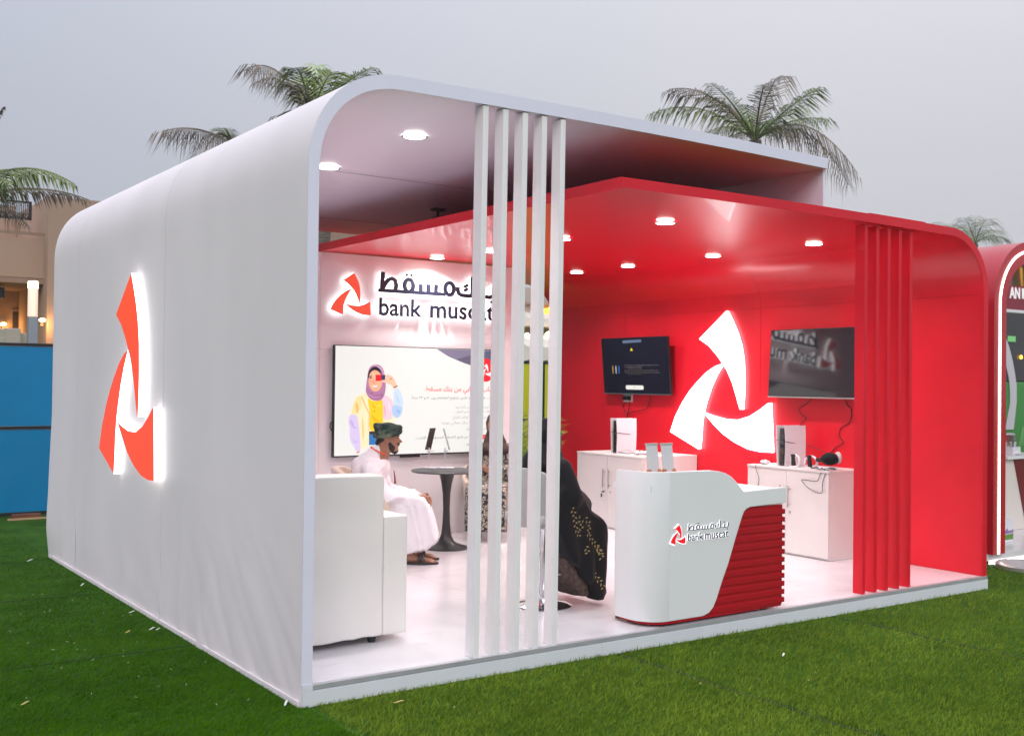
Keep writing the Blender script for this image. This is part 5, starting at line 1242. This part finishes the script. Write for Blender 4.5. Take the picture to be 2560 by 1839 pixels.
# ---------------- what the rear opening shows: a cream kiosk with canvas awnings and an orange lit word
kb = thing('cream_kiosk', 'cream kiosk with canvas awnings and orange lit letters seen through the rear opening', 'kiosk', (10, 14, 0))
kp = lambda x, y, yy: PY((1260+x/3.54)/SD, (640+y/3.54)/SD, yy)
a = kp(40, 270, 14.0); b = kp(560, 270, 14.0)
M_CRM = mat('cream render', (.50, .43, .38), rough=.85, var=.06, vs=1); M_CANV = mat('pale canvas', (.66, .60, .53), rough=.85, var=.06, vs=3, bump=.3, bs=6)
MB().box(a.x, b.x+1.2, 14.0, 16, 0, kp(100, 270, 14).z).build('wall', M_CRM, kb)
MB().box(a.x, b.x+1.2, 13.9, 13.995, kp(100, 408, 13.9).z-.02, kp(100, 404, 13.9).z+.02).build('cornice', M_STUC, kb)
for (yt, yb_, yy) in ((520, 620, 13.4), (715, 765, 13.0), (775, 925, 12.4)):
    zt_, zb_ = kp(200, yt, yy).z, kp(200, yb_, yy).z; n = 12; vs = []
    x0_, x1_ = kp(20, yt, yy).x, kp(600, yt, yy).x
    for i in range(n+1):
        x = x0_+(x1_-x0_)*i/n; sw = .07*abs(math.sin(i*math.pi/3)); vs += [(x, yy, zt_-sw), (x, yy-.05, zb_+.02*math.sin(i*2)), (x, yy+.6, zt_+.12-sw), (x, yy+.6, zb_)]
    fs = []
    for i in range(n): A, B_ = i*4, i*4+4; fs += [(A, A+1, B_+1, B_), (A, B_, B_+2, A+2), (A+1, A+3, B_+3, B_+1)]
    MB().add(vs, fs).build('awning', M_CANV, kb, smooth=60)
lp0, lp1 = kp(300, 535, 13.85), kp(470, 450, 13.85)
put_text('lettering', 'cafe', lp0.x, lp1.x, lp0.z, lp1.z, lambda u, v, w_: (u, 13.86-w_, v), .05, [emi('orange neon', (1, .42, .05), 3)], kb) if False else None
nb = MB(); kk = lambda x, y: (lambda q: (q.x, q.z))(kp(x, y, 13.85))
nb.ribbon([kk(*p_) for p_ in ((376, 470), (372, 500), (374, 530))], .035, fXZ, 13.80, 13.88); nb.ribbon([kk(*p_) for p_ in ((352, 470), (372, 468), (378, 480))], .03, fXZ, 13.801, 13.881)
nb.ribbon([kk(*p_) for p_ in oval(412, 505, 18, 28, 14)], .04, fXZ, 13.80, 13.88, True); nb.ribbon([kk(*p_) for p_ in ((394, 470), (410, 452), (428, 462), (432, 500), (432, 535))], .035, fXZ, 13.802, 13.882)
nb.ribbon([kk(*p_) for p_ in oval(335, 502, 16, 28, 14)], .035, fXZ, 13.803, 13.883, True)
nb.build('lit_letters', emi('orange neon', (1, .42, .05), 3), kb)
kl = MB(); q = kp(205, 700, 13.2); kl.ball((q.x, 13.2, q.z), .05); q = kp(405, 695, 13.2); kl.ball((q.x, 13.2, q.z), (.12, .05, .07)); kl.build('lamp', emi('warm sconce', (1, .72, .35), 9), kb, smooth=True)

# ================================================================== NEIGHBOUR BOOTH on the right
nbt = thing('neighbour_booth', 'red arched booth with a white light strip round its opening at the right edge', 'booth', (7.0, .62, 0))
YN = .62; pA = PY(2205, 1200, YN); xN = PY(2201, 900, YN).x; zN = PY(2268, 534, YN).z; 
WN = 6.4; rN = .62
def arch(off, r_, x0=None, w_=WN, zt_=None, n=12):
    x0 = xN if x0 is None else x0; zt_ = zN if zt_ is None else zt_
    P = [(x0+off, .10)]
    for k in range(n+1): a = math.pi-math.pi/2*k/n; P.append((x0+r_+(r_-off)*math.cos(a), zt_-r_+(r_-off)*math.sin(a)))
    for k in range(n+1): a = math.pi/2-math.pi/2*k/n; P.append((x0+w_-r_+(r_-off)*math.cos(a), zt_-r_+(r_-off)*math.sin(a)))
    P.append((x0+w_-off, .10)); return P
M_RED2 = mat('neighbour red gloss', (.45, .012, .022), rough=.3, coat=.2)
tw = PY(2228, 900, YN).x-xN
MB().strip(arch(0, rN), arch(tw, rN), fXZ, YN, YN+.25).build('arch_frame', M_RED2, nbt, smooth=50)
MB().strip(arch(0.004, rN), arch(.05, rN), fXZ, YN+.2505, YN+2.3).build('tunnel_shell', M_RED2, nbt, smooth=50)
lc = PY(2213, 900, YN).x-xN
MB().strip(arch(lc-.008, rN), arch(lc+.012, rN), fXZ, YN-.008, YN-.001).build('light_strip', M_LED, nbt)
MB().box(xN-.02, xN+WN+.05, YN+.05, YN+2.3, .035, .10).build('floor', M_DECK, nbt, bevel=.004)
MB().box(xN+.02, xN+WN, YN+.045, YN+.049, .005, .034).build('light_strip', M_LED, nbt)
MB().box(xN+.005, xN+.04, YN+.26, YN+1.4, .10, 1.05).build('inner_panel', mat('pale lilac print', (.48, .42, .50), rough=.4), nbt)
# counter of the neighbour, its leaflet box, a small round table
def NP(x, y, yy): return PY((2440+x/3.39)/SD, (980+y/3.39)/SD, yy)
nc = thing('demo_counter', 'white demo counter with a slanted maroon front in the neighbouring booth', 'counter', (8.3, 1.6, .1))
YC = 1.5; c0 = NP(252, 545, YC); c1 = NP(520, 560, YC); zc = c0.z
MB().prism([(c0.x, .102), (c0.x, zc-.03), (c0.x+.9, zc-.03), (c0.x+.9, .102)], fXZ, YC, YC+.5).build('body', mat('warm white laminate', (.74, .68, .62), rough=.4), nc, bevel=.004)
MB().box(c0.x-.03, c0.x+.95, YC-.04, YC+.54, zc-.0295, zc).build('top', M_CTR, nc, bevel=.004)
q0, q1 = NP(318, 557, YC-.006), NP(420, 1100, YC-.006)
MB().prism([(q0.x, q0.z), (q0.x+.6, q0.z), (q0.x+.6, q1.z), (q1.x, q1.z)], fXZ, YC-.012, YC-.002).build('front_inlay', mat('maroon inlay', (.16, .010, .014), rough=.4), nc)
br = thing('leaflet_box', 'small printed box with a purple landscape standing on the neighbouring floor', 'box', (0, 0, 0)); q0, q1 = NP(242, 1250, 1.0), NP(316, 1075, 1.0); br.location = (q0.x, 1.0, .1); ORG[br.name] = Vector(br.location)
MB().box(q0.x, q1.x, 1.0, 1.12, .102, q1.z).build('carton', MC, br, bevel=.002)
zz_ = lambda f: .102+(q1.z-.102)*f
MB().prism([(q0.x+.002, zz_(.12)), (q1.x-.002, zz_(.12)), (q1.x-.002, zz_(.38)), (q0.x+.002, zz_(.34))], fXZ, .997, .9995).build('picture_field', mat('print green', (.12, .25, .04), rough=.5), br)
MB().prism([(q0.x+.002, zz_(.38)), (q1.x-.002, zz_(.42)), (q1.x-.002, zz_(.55)), (q0.x+.07, zz_(.50)), (q0.x+.04, zz_(.62)), (q0.x+.002, zz_(.50))], fXZ, .997, .9995).build('picture_hills', mat('print purple', (.30, .16, .36), rough=.5), br)
q = NP(294, 430, YC+.15); dsp = thing('glass_jar', 'clear faceted jar on a white stand on the neighbouring counter', 'jar', (q.x, YC+.15, zc+.001))
MB().box(q.x-.07, q.x+.08, YC+.08, YC+.22, zc+.001, zc+.09).build('stand', MC, dsp, bevel=.004)
MB().lathe([(.0, .0), (.055, .0), (.065, .05), (.06, .13), (.035, .15), (.0, .15)], (q.x, YC+.15, zc+.091), 12).build('jar', mat('clear glass', (.85, .88, .88), rough=.08, trans=.9), dsp)
q = NP(375, 505, YC+.05); cp = thing('computer_mouse', 'white rounded gadget lying on the neighbouring counter', 'gadget', (q.x, YC+.1, zc+.001)); MB().ball((q.x, YC+.1, zc+.024), (.08, .05, .022)).build('shell', MC, cp, smooth=True); cp.name = 'white_gadget'
q = NP(330, 1460, .35); rt = thing('round_plate', 'pale round base plate lying on the turf by the neighbouring booth', 'base plate', (q.x+.2, .35, .0)); MB().lathe([(.0, .045), (.28, .045), (.30, .035), (.30, .0), (.0, .0)], (q.x+.25, .35, .002), 28).build('plate', M_ALU, rt, smooth=40)
# coach behind: dark glass, green body, white swoosh, and a maroon sign board
def NQ(x, y, yy): return PY((2440+x/3.7)/SD, (560+y/3.7)/SD, yy)
YV = 6.5
cb = thing('parked_coach', 'parked coach with black windows and green lower body behind the neighbouring booth', 'coach', (13, YV, 0))
g0 = NQ(250, 800, YV); g1 = NQ(250, 1440, YV)
MB().box(g0.x-3.5, g0.x+5, YV, YV+2.4, .35, g1.z-.03).build('body', mat('coach green', (.06, .28, .06), rough=.3), cb, bevel=.04)
MB().box(g0.x-3.5, g0.x+5, YV-.004, YV+2.39, g1.z-.028, g0.z).build('window_band', mat('coach glass', (.03, .03, .034), rough=.12), cb, bevel=.02)
MB().box(g0.x-3.5, g0.x+5, YV+.0, YV+2.4, g0.z+.002, g0.z+.25).build('roof', MC, cb, bevel=.04)
for dx in (-2.2, 3.2): MB().prism([(g0.x+dx+.48*math.cos(a), .485+.48*math.sin(a)) for a in np.linspace(0, 2*math.pi, 25)[:-1]], fXZ, YV-.03, YV+.25).build('wheel', M_BLACK, cb)
sw = [NQ(288, 1075, YV-.02), NQ(320, 1200, YV-.02), NQ(345, 1340, YV-.02), NQ(350, 1500, YV-.02), NQ(335, 1650, YV-.02)]
sw2 = [NQ(285, 1330, YV-.02), NQ(300, 1400, YV-.02), NQ(312, 1470, YV-.02), NQ(315, 1560, YV-.02), NQ(290, 1640, YV-.02)]
sw = [NQ(275, 1040, YV-.02), NQ(310, 1140, YV-.02), NQ(340, 1260, YV-.02), NQ(362, 1380, YV-.02), NQ(378, 1500, YV-.02), NQ(378, 1640, YV-.02), NQ(350, 1900, YV-.02)]
sw2 = [NQ(275, 1290, YV-.02), NQ(290, 1350, YV-.02), NQ(303, 1410, YV-.02), NQ(313, 1480, YV-.02), NQ(318, 1560, YV-.02), NQ(318, 1660, YV-.02), NQ(275, 1900, YV-.02)]
MB().strip([(p_.x, p_.z) for p_ in sw], [(p_.x, p_.z) for p_ in sw2], fXZ, YV-.018, YV-.006).build('swoosh', mat('lilac white paint', (.66, .62, .68), rough=.3), cb)
a, b = NQ(298, 1085, YV-.02), NQ(370, 1038, YV-.02); MB().box(a.x, b.x, YV-.014, YV-.006, a.z, b.z).build('sticker', mat('glowing green sticker', (.18, .55, .18), rough=.4, emit=(.2, .6, .2), es=.25), cb)  # brightness put into the sticker as a faint glow of its own
a = NQ(413, 1230, YV-.02); MB().ball((a.x, YV-.03, a.z), (.04, .02, .04)).build('marker_lamp', emi('amber lamp', (1, .45, .05), 4), cb, smooth=True)
for k in range(4):
    a = [NP(365+k*14, 470-6*k, YV-.02), NP(380+k*12, 400-30*k, YV-.02), NP(395+k*8, 300-10*k, YV-.02)]
    MB().ribbon([(p_.x, p_.z) for p_ in a], .03, fXZ, YV-.013, YV-.0065).build('wheat_stripe', mat('light green stripe', (.16, .42, .14), rough=.4), cb)
YS = 4.6
a, b = NQ(255, 800, YS), NQ(700, 510, YS)
sb = thing('sign_board', 'maroon overhead sign board with white capital letters behind the arch', 'sign', (a.x, YS, a.z))
zs0, zs1 = NQ(300, 785, YS).z, NQ(300, 512, YS).z
MB().box(a.x-2.0, a.x+2.2, YS, YS+.12, zs0, zs1).build('board', mat('maroon board', (.26, .025, .045), rough=.5), sb, bevel=.004)
MB().box(a.x-2.0, a.x+2.2, YS-.004, YS+.1, zs0-.05, zs0-.002).build('lower_rail', MC, sb)
for px_ in (a.x-1.9, a.x+2.1): MB().box(px_-.04, px_+.04, YS+.02, YS+.10, 0, zs0-.051).build('post', M_FRAME, sb)
l0, l1, l2, l3 = NQ(313, 685, YS-.01), NQ(408, 590, YS-.01), NQ(428, 690, YS-.01), NQ(478, 600, YS-.01)
lt = mat('white sign letter', (.75, .73, .74), rough=.4, emit=(1, .97, .97), es=.35)
put_text('lettering', 'AN', l0.x, l1.x, l0.z, l1.z, lambda u, v, w_: (u, YS-.002-w_, v), .01, [lt], sb, bold=.02)
put_text('lettering', 'E', l2.x, l3.x, l2.z, l3.z, lambda u, v, w_: (u, YS-.002-w_, v), .01, [lt], sb, bold=.02)

# ================================================================== PALMS
def palm(label, dep, crown, fronds, trunk_top=None, mats=None):
    """crown: pixel of the crown; fronds: (tip px, tip py, depth offset, arch, leaf length, droop, material)"""
    c = PD(crown[0], crown[1], dep); t = thing('palm_tree', label, 'palm tree', (c.x, c.y, 0))
    bx_ = c.x+random.uniform(-.6, .6); pts = [(bx_+(c.x-bx_)*(k/8)**1.6, c.y, c.z*k/8) for k in range(9)]
    MB().tube(pts, [.24-.012*k for k in range(9)], 12).build('trunk', M_TRK, t, smooth=True)
    for (px, py, do, arch_, leaf, droop, m) in fronds:
        T = PD(px, py, dep+do); mb = MB(); frond_mesh(mb, c, T, arch_, leaf, droop, n=36, w0=.030, rach=.030, side_spread=.55, rnd=.25)
        mb.build('frond', m, t, fixn=False)
    return t
palm('coconut palm with wind-blown fronds behind the left part of the white roof', 23, (688, 262),
     [(540, 158, 1, 1.0, .75, .9, M_LB), (560, 190, 2.5, .9, .6, 1.0, M_LB), (655, 150, -1, .45, .7, .8, M_LG), (640, 185, -2, .5, .6, .9, M_LB), (700, 145, 1.5, .2, .75, .35, M_LBG), (735, 160, -1, .25, .7, .4, M_LBG), (765, 190, 2, .2, .7, .6, M_LG),
      (828, 150, -1.5, .3, .55, .6, M_LG), (800, 160, 2.5, .3, .5, .6, M_LG), (675, 170, 3, .3, .6, .5, M_LG), (560, 330, -1, .8, .7, .9, M_LB), (820, 330, 1, .8, .7, .9, M_LG)])
palm('palm with one long frond showing above the side wall roofline', 21, (512, 318),
     [(360, 291, 1, .32, .75, 1.0, M_LB), (480, 290, 2, .2, .4, .3, M_LG), (492, 285, -2, .2, .4, .3, M_LG), (505, 300, 1, .1, .4, .4, M_LG), (640, 370, 1, .8, .7, .9, M_LG), (430, 400, -2, .9, .7, .9, M_LB)])
palm('large shaggy coconut palm standing behind the right end of the white roof', 24, (1672, 312),
     [(1448, 250, 1, .75, .65, .9, M_LG), (1482, 198, -1, .75, .7, 1.0, M_LB), (1560, 215, 2, .5, .5, .8, M_LB), (1575, 185, -2, .3, .6, .6, M_LG), (1625, 225, 3, .2, .6, .5, M_LG), (1735, 168, 1, .75, .75, .95, M_LB), (1700, 185, -2, .7, .6, 1.0, M_LB),
      (1812, 196, -1, .2, .6, .6, M_LG), (1795, 230, 2, .3, .6, .7, M_LG), (1835, 265, 1, .4, .6, .8, M_LG), (1765, 300, 2, .5, .6, .9, M_LB), (1650, 240, -3, .15, .5, .4, M_LBG), (1690, 245, 2, .15, .5, .4, M_LG), (1715, 270, -2, .3, .6, .7, M_LG),
      (1900, 385, 0, 1.35, .95, 1.4, M_LB), (1880, 410, 2, 1.45, .9, 1.4, M_LB), (1600, 330, -2, .5, .7, .9, M_LB), (1560, 300, 2, .5, .6, .9, M_LG)])
palm('tall palm off the left edge whose long fronds reach over the beige building', 15, (-120, 465),
     [(166, 408, 0, .75, .36, 1.3, M_LG), (198, 443, .8, .45, .28, 1.3, M_LB), (60, 385, 2, .5, .5, 1.1, M_LG), (30, 405, -1, .4, .45, 1.2, M_LG), (9, 237, 0, .25, .10, .7, M_LB), (-300, 380, 0, .8, .6, .9, M_LG), (60, 500, 2.5, .5, .4, 1.1, M_LB)])
palm('distant misty palm above the right end of the red roof', 58, (2160, 540),
     [(2110, 500, 3, .6, 1.3, .6, M_LG), (2135, 482, -3, .4, 1.3, .5, M_LG), (2160, 478, 3, .2, 1.3, .4, M_LG), (2185, 485, -3, .4, 1.3, .5, M_LG), (2210, 510, 2, .5, 1.3, .7, M_LG), (2225, 530, -2, .6, 1.2, .8, M_LG), (2120, 530, 2, .6, 1.2, .8, M_LG)])
palm('fainter distant palm partly hidden by the red roof curve', 72, (2085, 545),
     [(2050, 500, 3, .6, 1.2, .6, M_LG), (2075, 492, -3, .4, 1.2, .5, M_LG), (2100, 495, 3, .3, 1.2, .5, M_LG), (2120, 510, -2, .5, 1.2, .6, M_LG)])
palm('palm trunk seen in the slit between white ceiling and red roof', 19, (735, 300), [(600, 380, 1, .8, .7, .9, M_LG), (860, 380, 1, .8, .7, .9, M_LG)])
# leafy tree seen through the arch
def tree(label, px, py, dep, rad, hgt):
    c = PD(px, py, dep); t = thing('leafy_tree', label, 'tree', (c.x, c.y, 0))
    MB().tube([(c.x, c.y, 0), (c.x+.1, c.y, c.z*.5), (c.x, c.y, c.z)], [.2, .15, .06], 8).build('trunk', M_TRK, t, smooth=True)
    mb = MB()
    for k in range(2600):
        v = Vector((random.gauss(0, 1), random.gauss(0, 1), random.gauss(0, 1))).normalized()*random.random()**.4
        q_ = Vector((c.x+v.x*rad, c.y+v.y*rad, c.z+v.z*hgt)); q_ += Vector((noise.noise(q_*.8), noise.noise(q_*.8+Vector((9, 0, 0))), noise.noise(q_*.8+Vector((0, 9, 0)))))*.8
        a = Vector((random.gauss(0, 1), random.gauss(0, 1), random.gauss(0, 1))).normalized()*.07; b = a.orthogonal().normalized()*.035
        mb.add([q_-a, q_+b, q_+a, q_-b], [(0, 1, 2, 3)])
    mb.build('crown', M_LG, t, fixn=False)
tree('hazy green tree seen through the neighbouring arch', 2275, 655, 30, 1.0, .9)

# ================================================================== HAZE (misty air over the whole place)
hz_ = MB().box(-120, 160, -30, 160, -1, 14).build('haze', bpy.data.materials.new('misty air'))
hm = hz_.data.materials[0]; hm.use_nodes = True; hm.node_tree.nodes.clear()
ho = hm.node_tree.nodes.new('ShaderNodeOutputMaterial'); hv = hm.node_tree.nodes.new('ShaderNodeVolumePrincipled')
hv.inputs['Color'].default_value = (.93, .94, .98, 1); hv.inputs['Density'].default_value = .0009; hm.node_tree.links.new(hv.outputs[0], ho.inputs['Volume'])
tag(hz_, 'pale mist hanging over the whole fairground', 'haze', kind='stuff')
